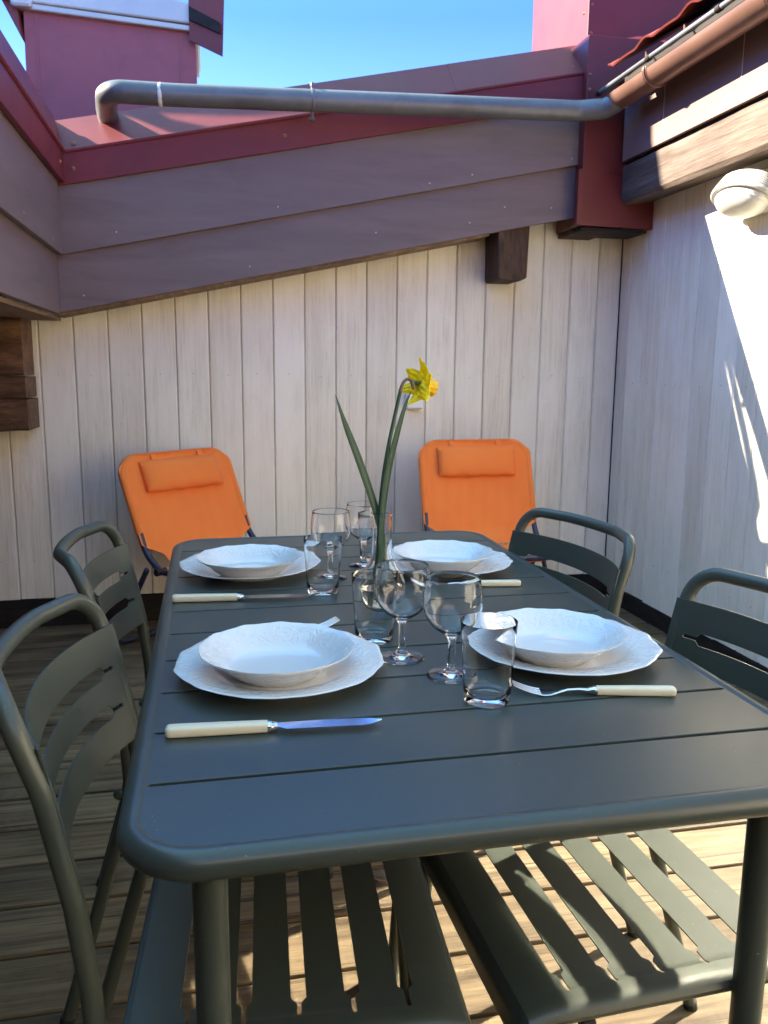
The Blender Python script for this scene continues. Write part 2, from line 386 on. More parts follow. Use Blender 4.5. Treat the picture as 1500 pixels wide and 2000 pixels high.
# ------------------------------------------------------------ board walls
def board_wall(origin, du, length, z0, ztop_fn, label, plinth, groove=.0048, mat='white', start=0.0, thick=.022, extra=None, inward=(0, -1, 0)):
    """vertical tongue-and-groove boards along du from origin; inward: the way the face looks"""
    root = empty('board_wall', origin, label=label, cat='wall')
    O = Vector(origin); U = Vector(du); I = Vector(inward); mb = MB()
    u = -start
    while u < length:
        a = max(u, 0)+.0009; b_ = min(u+PITCH, length)-.0009
        if b_-a > .01:
            j = random.uniform(-.0007, .0007); rnd = random.random(); g_ = groove
            prof = [(a, -.007), (a+g_, j), (b_-g_, j), (b_, -.007), (b_, -thick), (a, -thick)]
            zt0, zt1 = ztop_fn(a), ztop_fn(b_)
            zz = z0+random.uniform(-.003, .003)
            lo = [U*p+I*q+Vector((0, 0, zz)) for p, q in prof]
            hi = [U*p+I*q+Vector((0, 0, zt0+(zt1-zt0)*(p-a)/(b_-a))) for p, q in prof]
            mb.add(lo+hi, [(0,1,2,3,4,5), (11,10,9,8,7,6)]+[(i, 6+i, 6+(i+1) % 6, (i+1) % 6) for i in range(6)], rnd)
        u += PITCH
    mb.build('boards', M[mat], root, smooth=False)
    if plinth:
        pb = MB(); a = Vector((0, 0, -.06)); Q = [U*0+I*.004, U*length+I*.004, U*length-I*.02, -I*.02]
        pb.prism([q+a for q in Q], (0, 0, z0+.06-.004), .5); pb.build('plinth', M['plinth'], root, smooth=False)
    bk = MB(); za, zb = ztop_fn(0), ztop_fn(length)
    bk.prism([-I*(thick+.001)+Vector((0, 0, -.06)), U*length-I*(thick+.001)+Vector((0, 0, -.06)), U*length-I*(thick+.001)+Vector((0, 0, zb)), -I*(thick+.001)+Vector((0, 0, za))], -I*.15, .5)
    bk.build('backing', M['plinth'], root, smooth=False)
    return root
rise = .21
def zroof(x): return 1.376+(x+.58)*rise      # lower edge line of the back fascia
board_wall((-1.60, YW, 0), (1, 0, 0), XW+1.60, .128, lambda u: max(1.30, min(1.80+.24, zroof(-1.60+u)+.12)),
           'white stained board wall behind the two orange deckchairs', True, start=.113)
# right wall: boards up to the glazed door, which is nearer than the photograph's edge
board_wall((XW, YW, 0), (0, -1, 0), YW-2.44, .086, lambda u: 1.99, 'white board wall with the round lamp and the sunlit patch', True, start=.045, inward=(-1, 0, 0))
board_wall((XW, .80, 0), (0, -1, 0), .80+1.6, .086, lambda u: 1.99, 'white board wall beside the glazed door, near the camera', True, inward=(-1, 0, 0))
board_wall((XW, 2.44, 0), (0, -1, 0), 1.64, 1.66, lambda u: 1.99, 'short white boards above the glazed door', False, inward=(-1, 0, 0))
board_wall((XW, -1.6, 0), (-1, 0, 0), XW+1.6, .10, lambda u: 1.95, 'dark stained board wall behind the camera', True, mat='log', inward=(0, 1, 0))
board_wall((XW, -1.62, 0), (-1, 0, 0), XW+1.6, 1.97, lambda u: 2.75, 'unseen white upper boards added behind the camera to bounce sunlight', False, inward=(0, 1, 0))  # upper boards added out of view to bounce fill light
board_wall((-1.60, -1.6, 0), (0, 1, 0), YW+1.6, .10, lambda u: 1.36, 'dark board wall under the low left roof', True, mat='log', inward=(1, 0, 0))
# glazed door
gd = empty('glazed_door', (XW, .8, 0), label='tall glazed door in the right wall beside the table', cat='door')
mb = MB(); y0, y1, z0, z1 = 0.0, 1.64, .06, 1.655
for (a, b_, c, d_) in ((y0, y0+.05, z0, z1), (y1-.05, y1, z0, z1), (y0+.05, y1-.05, z0, z0+.06), (y0+.05, y1-.05, z1-.05, z1)):
    mb.box(-.012, .05, a+.001, b_-.001, c, d_)
mb.each('door_frame', M['winframe'], gd, smooth=False, bevel=.003)
mb = MB(); mb.box(.012, .024, y0+.051, y1-.051, z0+.061, z1-.051); mb.build('pane', M['mirror'], gd, smooth=False)
mb = MB(); mb.box(.03, .045, y0+.03, y1-.03, z0+.03, z1-.03); mb.build('backing', M['plinth'], gd, smooth=False)

# ------------------------------------------------------------ back roof edge: two lapped fascia boards, flashing, sheet
def nails(pts, nrm, parent, r=.0035):
    mb = MB(); n = Vector(nrm)
    for p in pts:
        p = Vector(p); q = n.to_track_quat('Z', 'Y').to_matrix().to_4x4(); q.translation = p
        k = MB(); k.lathe([(0, .0016), (r*.6, .0014), (r, .0004), (r, -.002)], n=10)
        mb.add([q @ Vector(v) for v in k.v], k.f)
    mb.each('nail_head', M['nail'], parent)
bw = [o for o in bpy.data.objects if o.name.startswith('board_wall')]
bk_ = [o for o in bw if 'orange' in o['label']][0]; rw_ = [o for o in bw if 'lamp' in o['label']][0]
nails([(-.113+PITCH*(k+.5)+random.uniform(-.012, .012), -.001, z+random.uniform(-.008, .008)) for k in range(5, 25) for z in (.30, 1.13)], (0, -1, 0), bk_, .0026)
nails([(-.001, .045-PITCH*(k+.5)+random.uniform(-.012, .012), z+random.uniform(-.008, .008)) for k in range(1, 9) for z in (.28, 1.10)], (-1, 0, 0), rw_, .0026)
be = empty('roof_edge', (0, YF, 0), label='plum boarded verge with red flashing above the back wall, rising to the right', cat='roof edge')
def slope_strip(z_at0, h, y0, y1, x0, x1, mat, name, parent, top_back=0, bevel=.002, rs=rise):
    """board whose lower edge passes z_at0 at x=0; between local y0 (front) and y1 (back)"""
    mb = MB(); P = []
    nseg = 1
    lo = lambda x: z_at0+x*rs
    mb.prism([(x0, y0, lo(x0)), (x1, y0, lo(x1)), (x1, y0+top_back, lo(x1)+h), (x0, y0+top_back, lo(x0)+h)], (0, y1-y0, 0))
    return mb.build(name, mat, parent, smooth=False, bevel=bevel)
BX1 = 1.632
slope_strip(1.498, .245, .020, .045, -.585, BX1, M['fascia'], 'fascia_board', be)
slope_strip(1.719, .285, .000, .019, -.57, BX1, M['fascia'], 'fascia_board', be, top_back=0)
slope_strip(1.490, .012, .046, .205, -.60, 1.24, M['soffit'], 'soffit', be, bevel=0)
slope_strip(1.975, .118, -.014, -.001, -.56, 1.90, M['red'], 'flashing', be, bevel=.002, rs=.207)
# rounded drip roll
mb = MB(); x0, x1 = -.55, 1.648
mb.tube([(x0, -.012, 2.098+x0*.207), (x1, -.012, 2.098+x1*.207)], .009, 12); mb.build('drip_roll', M['red'], be)
# sloping sheet up to the ridge
mb = MB(); zl = lambda x, k: k+x*.207
for (xa, xb, e) in ((-.60, .16, 0), (.158, 1.06, .0015), (1.058, 2.6, .003)):
    mb.add([(xa, -.006-e, zl(xa, 2.104)), (xb, -.006-e, zl(xb, 2.104)), (xb, .15-e, zl(xb, 2.262)), (xa, .15-e, zl(xa, 2.262)),
            (xa, .004-e, zl(xa, 2.100)), (xb, .004-e, zl(xb, 2.100)), (xb, .158-e, zl(xb, 2.255)), (xa, .158-e, zl(xa, 2.255))],
           [(0,1,2,3), (7,6,5,4), (0,4,5,1), (1,5,6,2), (2,6,7,3), (3,7,4,0)])
mb.build('metal_sheet', M['red'], be, smooth=False)
mb = MB(); mb.add([(-1.6, .165, zl(-1.6, 2.25)), (2.6, .165, zl(2.6, 2.25)), (2.6, 1.9, zl(2.6, 2.0)), (-1.6, 1.9, zl(-1.6, 2.0)),
     (-1.6, .165, zl(-1.6, 2.2)), (2.6, .165, zl(2.6, 2.2)), (2.6, 1.9, zl(2.6, 1.95)), (-1.6, 1.9, zl(-1.6, 1.95))],
     [(0,1,2,3), (7,6,5,4), (0,4,5,1), (1,5,6,2), (2,6,7,3), (3,7,4,0)]); mb.build('roof_sheet', M['red'], be, smooth=False)
nails([(x, -.0005, 1.719+x*rise+dz) for x, dz in ((.95, .03), (1.14, .035), (1.60, .03), (-.35, .05), (.30, .04))] +
      [(x, .0195, 1.498+x*rise+dz) for x, dz in ((-.49, .05), (.18, .045), (.72, .09), (1.14, .06), (1.52, .06), (1.30, .10))], (0, -1, 0), be)
def rivets(pts, nrm, parent, r=.008):
    mb = MB(); n = Vector(nrm)
    q = n.to_track_quat('Z', 'Y').to_matrix().to_4x4()
    for p in pts:
        k = MB(); k.lathe([(0, .0055), (r*.4, .005), (r*.8, .003), (r, 0), (r*1.25, -.001)], n=12)
        mb.add([Vector(p)+(q @ Vector(v)) for v in k.v], k.f)
    mb.each('rivet', M['rust'], parent)
rivets([(x, -.0145, 1.975+x*.207+.055) for x in (-.50, .33)], (0, -1, 0), be)
rivets([(-.50, .012, 2.13-.5*.207), (1.60, .03, 2.14+1.6*.207), (.98, .03, 2.13+.98*.207)], (0, -.72, .7), be)

# ------------------------------------------------------------ left roof: boards, flashing, sheet, slope, soffit
le = empty('roof_edge', (-.57, 0, 0), label='low left roof edge of two plum boards under a folded red flashing', cat='roof edge')
Y0 = -1.75
mb = MB(); mb.box(-.040, -.014, Y0, YF+.02, 1.370, 1.615, .3); mb.build('fascia_board', M['fascia'], le, smooth=False, bevel=.002)
mb = MB(); mb.box(-.013, .010, Y0, YF-.002, 1.600, 1.885, .6); mb.build('fascia_board', M['fascia'], le, smooth=False, bevel=.002)
mb = MB(); mb.box(.012, .034, Y0, YF-.016, 1.872, 1.985, .4); mb.build('flashing', M['red'], le, smooth=False, bevel=.003)
mb = MB(); mb.tube([(.034, Y0, 1.992), (.034, YF-.02, 1.992)], .010, 12); mb.build('drip_roll', M['red'], le)
mb = MB(); mb.prism([(.030, Y0, 1.998), (-.012, Y0, 2.150), (-.022, Y0, 2.150), (.020, Y0, 1.990)], (0, YF+.10-Y0, 0)); mb.build('metal_sheet', M['red'], le, smooth=False)
rivets([(.036, YF-.10, 1.93)], (1, 0, 0), le)
mb = MB(); mb.box(-1.03, -.042, Y0, YF+.20, 1.352, 1.369, .4); mb.build('soffit', M['soffit'], le, smooth=False)
tn = math.tan(R(41))
mb = MB(); mb.prism([(-.02, Y0, 2.145), (-1.50, Y0, 2.145+1.48*tn*.80), (-1.50, Y0, 2.05+1.48*tn*.80), (-.02, Y0, 2.05)], (0, 6.2-Y0, 0)); mb.build('roof_sheet', M['red'], le, smooth=False)
nails([(.0105, 2.0, 1.63), (.0105, 2.9, 1.64), (-.0135, 2.6, 1.43), (.0105, 3.4, 1.63)], (1, 0, 0), le)
# unseen screen added off to the left to shade the terrace
dm = empty('sun_blocker', (-2.3, 4.3, 2.6), label='unseen pale sun screen added beyond the left roof to shade the terrace', cat='sun_blocker')
mb = MB(); D = lambda L: [(.3, y-4.3, z-2.6) for y, z in L]
mb.prism(D([(.4, 1.2), (.4, 3.10), (4.36, 3.10), (4.44, 3.18), (4.475, 3.30), (4.503, 3.421), (4.440, 3.470), (4.528, 3.492), (4.553, 3.536), (4.631, 3.786), (4.717, 3.991), (4.761, 4.101), (4.733, 4.188),
   (4.786, 4.339), (4.913, 4.602), (4.99, 4.83), (5.03, 5.15), (6.9, 5.2), (6.9, 1.2)]), (-.05, 0, 0)); mb.build('wall', M['render'], dm, smooth=False)  # outline shaped to cast the edge of the sun patch
mb = MB(); mb.prism(D([(4.765, 4.10), (4.733, 4.188), (4.622, 3.962), (4.537, 3.792), (4.461, 3.626), (4.425, 3.525), (4.440, 3.46), (4.50, 3.425), (4.511, 3.503), (4.507, 3.562), (4.567, 3.712), (4.662, 3.903), (4.749, 4.081)]), (-.04, 0, 0))
mb.build('shadow_band', M['galv'], dm, smooth=False)  # added strip, shaped to cast the dark band inside the sun patch
mb = MB(); mb.box(-1.2, .20, -3.9, 2.5, -1.3, .40, .5); mb.build('shade_block', M['render'], dm, smooth=False)  # unseen block added as part of the sun screen
hm = empty('leak_blocks', (0, 4.5, 0), label='unseen light-blocking masses added behind the board walls', cat='light block')  # unseen masses added to stop light leaking through the wall joints
mb = MB(); mb.prism([(-1.7, -.52, -.1), (2.4, -.52, -.1), (2.4, -.52, 2.35), (-1.7, -.52, 1.70)], (0, 1.3, 0)); mb.build('leak_block', M['plinth'], hm, smooth=False)
mb = MB(); mb.box(2.16, 2.9, -6.2, -.6, -.1, 2.3, .5); mb.build('leak_block', M['plinth'], hm, smooth=False)
mb = MB(); mb.box(-1.9, -1.76, -6.2, -.45, -.1, 2.2, .5); mb.build('leak_block', M['plinth'], hm, smooth=False)
# ------------------------------------------------------------ timber corbel in the far left corner
cb = empty('timber_corbel', (-.728, YF, .88), label='stack of three dark brown timbers under the left roof corner, lowest one curved', cat='timber beams')
def timber(zb, zt, x1, name='timber', curve=0.0, y0=-.02, y1=.20):
    mb = MB(); n = 24; rows = []
    for i in range(n+1):
        t = i/n; x = -.9+(x1+.9)*t; zz = zb-curve*((1-t)**1.5)*2.2+(.004*math.sin(t*14+zb*40)); c = .008
        rows.append([(x, y0+c, zz), (x, y0, zz+c), (x, y0, zt-c), (x, y0+c, zt+.002*math.sin(t*9)), (x, y1, zt), (x, y1, zz)])
    mb.grid(rows, close_u=True, cap=True); return mb.build(name, M['log'], cb, ang=30)
timber(.247, .470, -.004, y0=-.01); timber(.148, .238, .000, y0=-.018); timber(.018, .146, .004, curve=.03, y0=-.026)

# ------------------------------------------------------------ purlin block, red corner box
pb = empty('timber_block', (1.34, YF+.03, 1.56), label='short dark timber end hanging under the back verge board', cat='timber')
mb = MB(); mb.prism([(-.058, .0, .015), (-.050, .0, 0), (.055, .0, 0), (.088, .02, .015), (.100, .03, .29), (-.062, .0, .26)], (0, .185, 0)); mb.build('timber_end', M['endgrain'], pb, smooth=False, bevel=.006)
mb = MB(); mb.box(.30, .46, .02, .18, .215, .262); mb.box(.36, .42, .03, .16, .235, .275); mb.each('splintered_batten', M['endgrain'], pb, smooth=False, bevel=.004)
rb = empty('metal_box', (1.622, YF-.055, 1.797), label='oxide red folded metal box closing the roof corner above the wall', cat='metal box')
mb = MB(); mb.prism([(.006, 0, 0), (.358, 0, -.006), (.358, 0, .78), (.006, 0, .78)], (0, .26, 0), .5); mb.build('cladding', M['redbox'], rb, smooth=False, bevel=.003)
mb = MB(); mb.prism([(-.014, -.006, .006), (.006, -.006, 0), (.006, -.006, .235), (-.014, -.006, .232)], (0, .03, 0)); mb.prism([(.006, -.004, .226), (.351, -.004, .228), (.351, -.004, .231), (.006, -.004, .229)], (0, .004, 0)); mb.each('seam', M['redbox'], rb, smooth=False, bevel=.001)
mb = MB(); mb.box(.02, .34, .02, .20, -.020, -.0065); mb.build('underside', M['plinth'], rb, smooth=False)
rivets([(.02, -.001, .44), (.02, -.001, .62), (.02, -.001, .56)], (0, -1, 0), rb, .006)

# ------------------------------------------------------------ right eave: beam, board, gutter
re_ = empty('roof_edge', (1.80, 0, 2.0), label='right eave with a painted board over a rough weathered beam', cat='roof edge')
mb = MB(); n = 60; rows = []
for i in range(n+1):
    yy = Y0+(3.545-Y0)*i/n; q = .0022*math.sin(yy*9)+.0015*math.sin(yy*23)
    rows.append([(.032+q, yy, -.111), (.020+q, yy, -.095+q), (.018+q, yy, .045), (.026, yy, .056), (.175, yy, .056), (.175, yy, -.088)])
mb.grid(rows, close_u=True, cap=True, rnd=.4); mb.build('beam', M['rough'], re_, ang=30)
mb = MB(); mb.prism([(0, Y0, .050), (0, 3.52, .064), (0, 3.52, .34), (0, Y0, .34)], (.016, 0, 0)); mb.build('fascia_board', M['eave_paint'], re_, smooth=False, bevel=.0015)
mb = MB()
for yy in (2.30, 2.69, 3.19): mb.box(-.0012, -.0002, yy, yy+.003, .066, .32)
mb.each('board_joint', M['sealant'], re_, smooth=False)
mb = MB(); mb.box(-.10, .05, Y0, 3.50, .342, .36); mb.build('soffit', M['soffit'], re_, smooth=False)
mb = MB(); mb.box(.0175, .30, Y0, 3.515, .0565, .33, .4); mb.build('gap_filler', M['plinth'], re_, smooth=False)  # dark filler added to stop sky light leaking between board and beam
# wavy tile sheet over the eave
rt = empty('tiled_roof', (1.620, 0, 2.372), label='red wave-profile tiled roof above the right gutter', cat='roof')
mb = MB(); rows = []; X = [0, .012, .30, .312, .60, .612, .9, 1.4]; Zs = [0, .004, .165, .185, .35, .37, .54, .84]
ny = 240; ya, yb = Y0, 3.34
def wave(y):
    t = (y/.30) % 1.0
    return .019*max(0, math.cos((t-.18)*2*math.pi*1.0))**2 if t < .43 else .004*math.sin((t-.43)*5.5)
for (x, z) in zip(X, Zs): rows.append([(x, ya+(yb-ya)*j/ny, z+wave(ya+(yb-ya)*j/ny)) for j in range(ny+1)])
low = [[(p[0]+.004, p[1], p[2]-.006) for p in r_] for r_ in rows]
ring = rows+low[::-1]; mb.grid(ring, close_v=True); mb.build('tile_sheet', M['tile'], rt, ang=50)
mb = MB(); mb.prism([(.06, Y0, -.02), (1.4, Y0, .78), (1.4, Y0, .70), (.06, Y0, -.06)], (0, 5.05, 0)); mb.build('roof_board', M['plinth'], rt, smooth=False)
# gutter: half-round brown channel with a roll rim, brackets
gu = empty('gutter', (1.700, 3.40, 2.252), label='brown half-round gutter under the right tiled roof', cat='gutter')
mb = MB(); rows = []; gr = .054
for yy in [0]+[-.1*i for i in range(1, 50)]:
    ring = [(gr*math.cos(R(a)), yy, gr*math.sin(R(a))) for a in range(180, 361, 10)]
    inn = [((gr-.002)*math.cos(R(a)), yy, (gr-.002)*math.sin(R(a))) for a in range(360, 179, -10)]
    rows.append([(p[0], p[1], p[2]+.035) for p in ring+inn])
mb.grid(rows, close_u=True, cap=True)
mb.lathe([(0, .003), (gr*.5, .003), (gr-.003, .002)], n=40)   # end plate, turned below
mb2 = MB(); mb2.v = mb.v; mb2.f = mb.f; mb2.r = mb.r
k = 20*0
nv = 1+2*40
mb2.v = mb.v[:-nv]+[(p[0], p[2]*1.0-.002, p[1]+.035) for p in mb.v[-nv:]]
mb2.build('channel', M['copper'], gu, ang=50)
mb = MB()
for yy in [-.32, -1.02, -1.72, -2.42, -3.1]:
    for q, o_ in ((.0035, 0), (.0015, -.012), (.0015, .012)):
        mb.tube([((gr+.002+q*.4)*math.cos(R(a)), yy+o_, (gr+.002+q*.4)*math.sin(R(a))+.035) for a in range(172, 368, 7)], q, 8)
mb.each('bracket', M['copper'], gu)
rod = MB(); rod.tube([(-gr-.006, .04, .062), (-gr-.006, -4.6, .062)], .0095, 14); rod.build('rim_tube', M['galv'], gu)
mb = MB()
for yy in (.045, -.36, -.80, -1.1):
    mb.tube([(-gr-.006, yy-.012, .062), (-gr-.006, yy+.012, .062)], .0125, 14)
mb.each('clamp', M['plinth'], gu)
mb = MB()
for yy in (-.34, -.60, -1.08): mb.tube([(-gr-.006, yy, .070), (-gr+.008, yy+.03, .100), (-gr+.02, yy+.034, .108)], .003, 8, rad=[.005, .003, .0008])
mb.each('hook', M['copper'], gu)
mb = MB(); ring = fillet([(.0, -.02, 0), (-.0, .01, 0)], 0)
# downpipe lying across the verge
dp = empty('drainpipe', (0, 3.47, 2.20), label='grey pipe running from the right gutter across the verge, bent down at its left end', cat='pipe')
pr_ = .0415
path = fillet([(1.700, -.10, .072), (1.660, -.05, .046), (1.56, .0, .043), (-.10, .0, -.012), (-.350, .0, -.014), (-.372, .20, -.028), (-.374, .27, -.036)], [0, .05, .10, 0, .075, .05, 0], 12)
mb = MB(); mb.tube(path, pr_, 28); mb.build('pipe', M['galv'], dp)
def ringat(x, y, z, r, L, rough_=0, ax=(1, 0, .033)):
    mb = MB(); a = Vector(ax).normalized(); c = Vector((x, y, z))
    P = [c+a*L*(t-.5) for t in [i/4 for i in range(5)]]
    mb.tube(P, r, 36, rad=[r*.97, r, r*1.01, r, r*.97])
    if rough_: mb.v = [tuple(Vector(v)+Vector((random.uniform(-1, 1), random.uniform(-1, 1), random.uniform(-1, 1)))*rough_) for v in mb.v]
    return mb
ringat(-.155, .0, -.014, pr_+.0016, .014, .0015).build('sealant_ring', M['sealant'], dp)
ringat(1.700, -.102, .073, pr_+.0022, .012, .0018, (.35, -.75, .55)).build('sealant_ring', M['sealant'], dp)
sk = ringat(.43, .0, .0055, pr_+.0022, .014); sk.build('pipe_clip', M['galv'], dp)
mb = MB(); mb.tube([(.43, -.004, .04), (.43, -.004, .068)], .006, 12); mb.tube([(.43, -.004, .058), (.43, -.004, .070)], .009, 6); mb.tube([(.43, 0, -.030), (.43, .01, -.060)], .006, 12); mb.tube([(.42, .012, -.055), (.44, .012, -.062)], .010, 8)
mb.each('bolt', M['galv'], dp)

# ------------------------------------------------------------ chimneys
ch = empty('chimney', (-.43, 4.6, 1.95), label='magenta metal-clad chimney with a pale zinc cap, beyond the back verge on the left', cat='chimney')
mb = MB(); mb.prism([(-.415, 0, 0), (.420, 0, 0), (.407, 0, .98), (-.402, 0, .98)], (0, .62, 0), .5); mb.build('cladding', M['faded'], ch, smooth=False, bevel=.004)
mb = MB(); mb.prism([(.345, -.004, 0), (.357, -.004, 0), (.338, -.004, .92), (.326, -.004, .92)], (0, .003, 0)); mb.prism([(-.358, -.004, 0), (-.350, -.004, 0), (-.340, -.004, .92), (-.348, -.004, .92)], (0, .003, 0)); mb.each('seam', M['faded'], ch, smooth=False)
mb = MB()
mb.prism([(-.43, -.03, .905), (.425, -.03, .868), (.425, -.03, .895), (-.43, -.03, .935)], (0, .68, 0))
mb.build('cap_ring', M['capmetal'], ch, smooth=False, bevel=.006)
mb = MB(); mb.prism([(-.43, -.035, .935), (.432, -.035, .90), (.43, -.035, .99), (.20, -.035, 1.03), (-.43, -.035, 1.10)], (0, .69, 0)); mb.build('cap_frame', M['capmetal'], ch, smooth=False, bevel=.008)
mb = MB(); mb.box(-.452, -.352, -.05, .02, .905, 1.06); mb.build('corner_bracket', M['capmetal'], ch, smooth=False, bevel=.015)
mb = MB(); mb.tube([(-.46, -.02, .965), (-.80, -.01, .985)], .026, 16); mb.build('brace_tube', M['capmetal'], ch)
cc = empty('rain_cowl', (-.05, 4.5, 2.72), label='tilted rusty red sheet cowl projecting above the chimney', cat='cowl')
mb = MB()
mb.prism([(.0, .05, .05), (.16, -.02, -.035), (.175, -.03, .26), (.0, .05, .42)], (.0, .01, .0))
mb.build('cowl_sheet', M['tile'], cc, smooth=False)
mb = MB(); mb.prism([(.0, .03, .14), (.150, -.03, .065), (.150, -.03, .115), (.0, .03, .20)], (0, .012, 0)); mb.build('slot', M['plinth'], cc, smooth=False)
mb = MB(); mb.prism([(-.90, .1, .22), (-.79, .06, .0), (-.785, .1, .01), (-.82, .1, .26)], (0, .3, 0)); mb.build('cowl_wing', M['tile'], cc, smooth=False)
mb = MB(); mb.tube([(.02, .3, .1), (.02, .3, .5)], .012, 10); mb.build('post', M['capmetal'], cc)
c2 = empty('chimney', (1.756, 3.84, 2.2), label='tall red metal-clad chimney at the right, its left side sunlit pink', cat='chimney')
mb = MB(); mb.box(0, .80, 0, .70, 0, 1.35, .5); mb.build('cladding', M['red'], c2, smooth=False, bevel=.003)
mb = MB(); mb.prism([(.0, -.008, .30), (.8, -.008, .37), (.8, -.008, .50), (.0, -.008, .43)], (0, .006, 0)); mb.build('apron', M['red'], c2, smooth=False, bevel=.001)
rivets([(.018, -.001, z) for z in (.50, .62, .74)]+[(.018, -.009, .36)], (0, -1, 0), c2, .006)
rivets([(-.001, .05, z) for z in (.60,)], (-1, 0, 0), c2, .006)

# ------------------------------------------------------------ bulkhead lamp, wall socket
lp = empty('wall_lamp', (XW, 2.772, 1.792), label='oval white bulkhead lamp with ribbed rim on the right wall', cat='lamp')
def oval_dome(prof, sy, sz, n=64):
    k = MB(); k.lathe(prof, n=n); mb = MB(); q = Matrix.Rotation(R(-62), 4, 'Y')
    mb.add([q @ Vector((-p[2]+.004, p[0]*sy, p[1]*sz))+Vector((-.062, 0, .028)) for p in k.v], k.f); return mb
prof = []
for k in range(6):
    zz = .008*k; rr_k = .128+.0028*k; prof += [(rr_k, zz), (rr_k+.006, zz+.0012), (rr_k+.0065, zz+.0048), (rr_k+.0005, zz+.0058)]
prof += [(.148, .050), (.150, .054), (.149, .060), (.143, .064), (.126, .062), (.122, .050)]
oval_dome([(.0, -.004), (.126, -.004)]+prof, 1.0, .64).build('lamp_body', M['lampwhite'], lp, ang=40)
prof = [(.124, .054)]
for k in range(14):
    a = (k+1)/15*math.pi/2; prof.append((.122*math.cos(a)**.8+(.0028 if k % 2 else -.0012), .060+.050*math.sin(a)))
oval_dome(prof+[(0, .111)], 1.0, .64).build('lamp_glass', M['lampwhite'], lp, ang=60)
mb = MB(); mb.box(-.06, -.002, -.07, .07, .0, .075); mb.build('wall_bracket', M['lampwhite'], lp, smooth=False, bevel=.008)
sk_ = empty('wall_socket', (.945, YW-.001, 1.035), label='small square white socket box on the back wall behind the daffodil', cat='socket')
mb = MB(); mb.box(-.040, .040, -.030, 0, -.060, .045, .5); mb.build('socket_box', M['plasticwhite'], sk_, smooth=False, bevel=.004)
mb = MB(); mb.box(-.036, .036, -.036, -.0305, -.055, .030, .5); mb.build('flap', M['plasticwhite'], sk_, smooth=False, bevel=.003)
# ------------------------------------------------------------ table
TX, TY, TZ = .2965, 1.362, .74
tb = empty('dining_table', (TX, TY, 0), label='long grey-green slatted metal dining table laid for four', cat='table')
HX, HY = .375, .677            # half size of the slatted field inside the tube rim
def rrect(hx, hy, r, n=10):
    pts = []
    for cx, cy_, a0 in ((hx-r, hy-r, 0), (-hx+r, hy-r, 90), (-hx+r, -hy+r, 180), (hx-r, -hy+r, 270)):
        for k in range(n+1): a = R(a0+90*k/n); pts.append((cx+r*math.cos(a), cy_+r*math.sin(a)))
    return pts
tr = .0148
mb = MB(); mb.tube([(x, y, TZ-tr+.0020) for x, y in rrect(HX+.0042, HY+.0042, .068, 14)], tr, 24, closed=True); mb.build('rim_tube', M['table'], tb)
mb = MB(); dS = .12285; cr = .064
gaps = [.8092-TY+k*dS for k in range(10)]
edges = [-HY]+gaps+[HY]
def slat(mb, a, b_, first, last):
    g_ = .0031; x = HX; z1 = TZ; z0 = TZ-.018; c = .0010
    # outline of one slat (rounded outer corners on the end slats); the joint slot stops 3 mm short of the edge
    def corner(cx, cy_, a0, r=cr): return [(cx+r*math.cos(R(a0+90*k/8)), cy_+r*math.sin(R(a0+90*k/8))) for k in range(9)]
    P = []
    if first: P += corner(-x+cr, a+cr, 180)+corner(x-cr, a+cr, 270)
    else: P += [(-x+.0, a-.0001), (-x+.004, a-.0001), (-x+.008, a+g_), (x-.008, a+g_), (x-.004, a-.0001), (x, a-.0001)]
    if last: P += corner(x-cr, b_-cr, 0)+corner(-x+cr, b_-cr, 90)
    else: P += [(x, b_-.0002), (x-.004, b_-.0002), (x-.008, b_-g_), (-x+.008, b_-g_), (-x+.004, b_-.0002), (-x, b_-.0002)]
    Q = P; n = len(Q); rnd = random.random()
    ins = lambda p: (p[0]*(1-c/x*.6), p[1]+(c*.7 if p[1] < (a+b_)/2 else -c*.7))
    vs = [(p[0], p[1], z0) for p in Q]+[(p[0], p[1], z1-c*.7) for p in Q]+[(*ins(p), z1) for p in Q]
    fs = [tuple(range(n))[::-1], tuple(range(2*n, 3*n))]
    for l in (0, n): fs += [(l+i, l+(i+1) % n, l+n+(i+1) % n, l+n+i) for i in range(n)]
    mb.add(vs, fs, rnd)
for i in range(11): slat(mb, edges[i], edges[i+1], i == 0, i == 10)
mb.build('tabletop', M['table'], tb, smooth=False)
mb = MB()
for sx in (-1, 1): mb.box(sx*.30-.012, sx*.30+.012, -.60, .60, TZ-.040, TZ-.0155)
for sy in (-1, 0, 1): mb.box(-.286, .286, sy*.55-.012, sy*.55+.012, TZ-.038, TZ-.0155)
mb.each('cross_bar', M['table'], tb, smooth=False, bevel=.002)
for sx in (-1, 1):
    for sy in (-1, 1):
        mb = MB(); lx, ly = sx*.3095, sy*.607
        mb.tube([(lx, ly, .012), (lx, ly, .30), (lx, ly, TZ-.018)], .0175, 28); lg = mb.build('leg', M['table'], tb)
        mb = MB(); mb.tube([(lx, ly, 0), (lx, ly, .012)], .0185, 20); mb.build('rubber_foot', M['rubber'], lg)

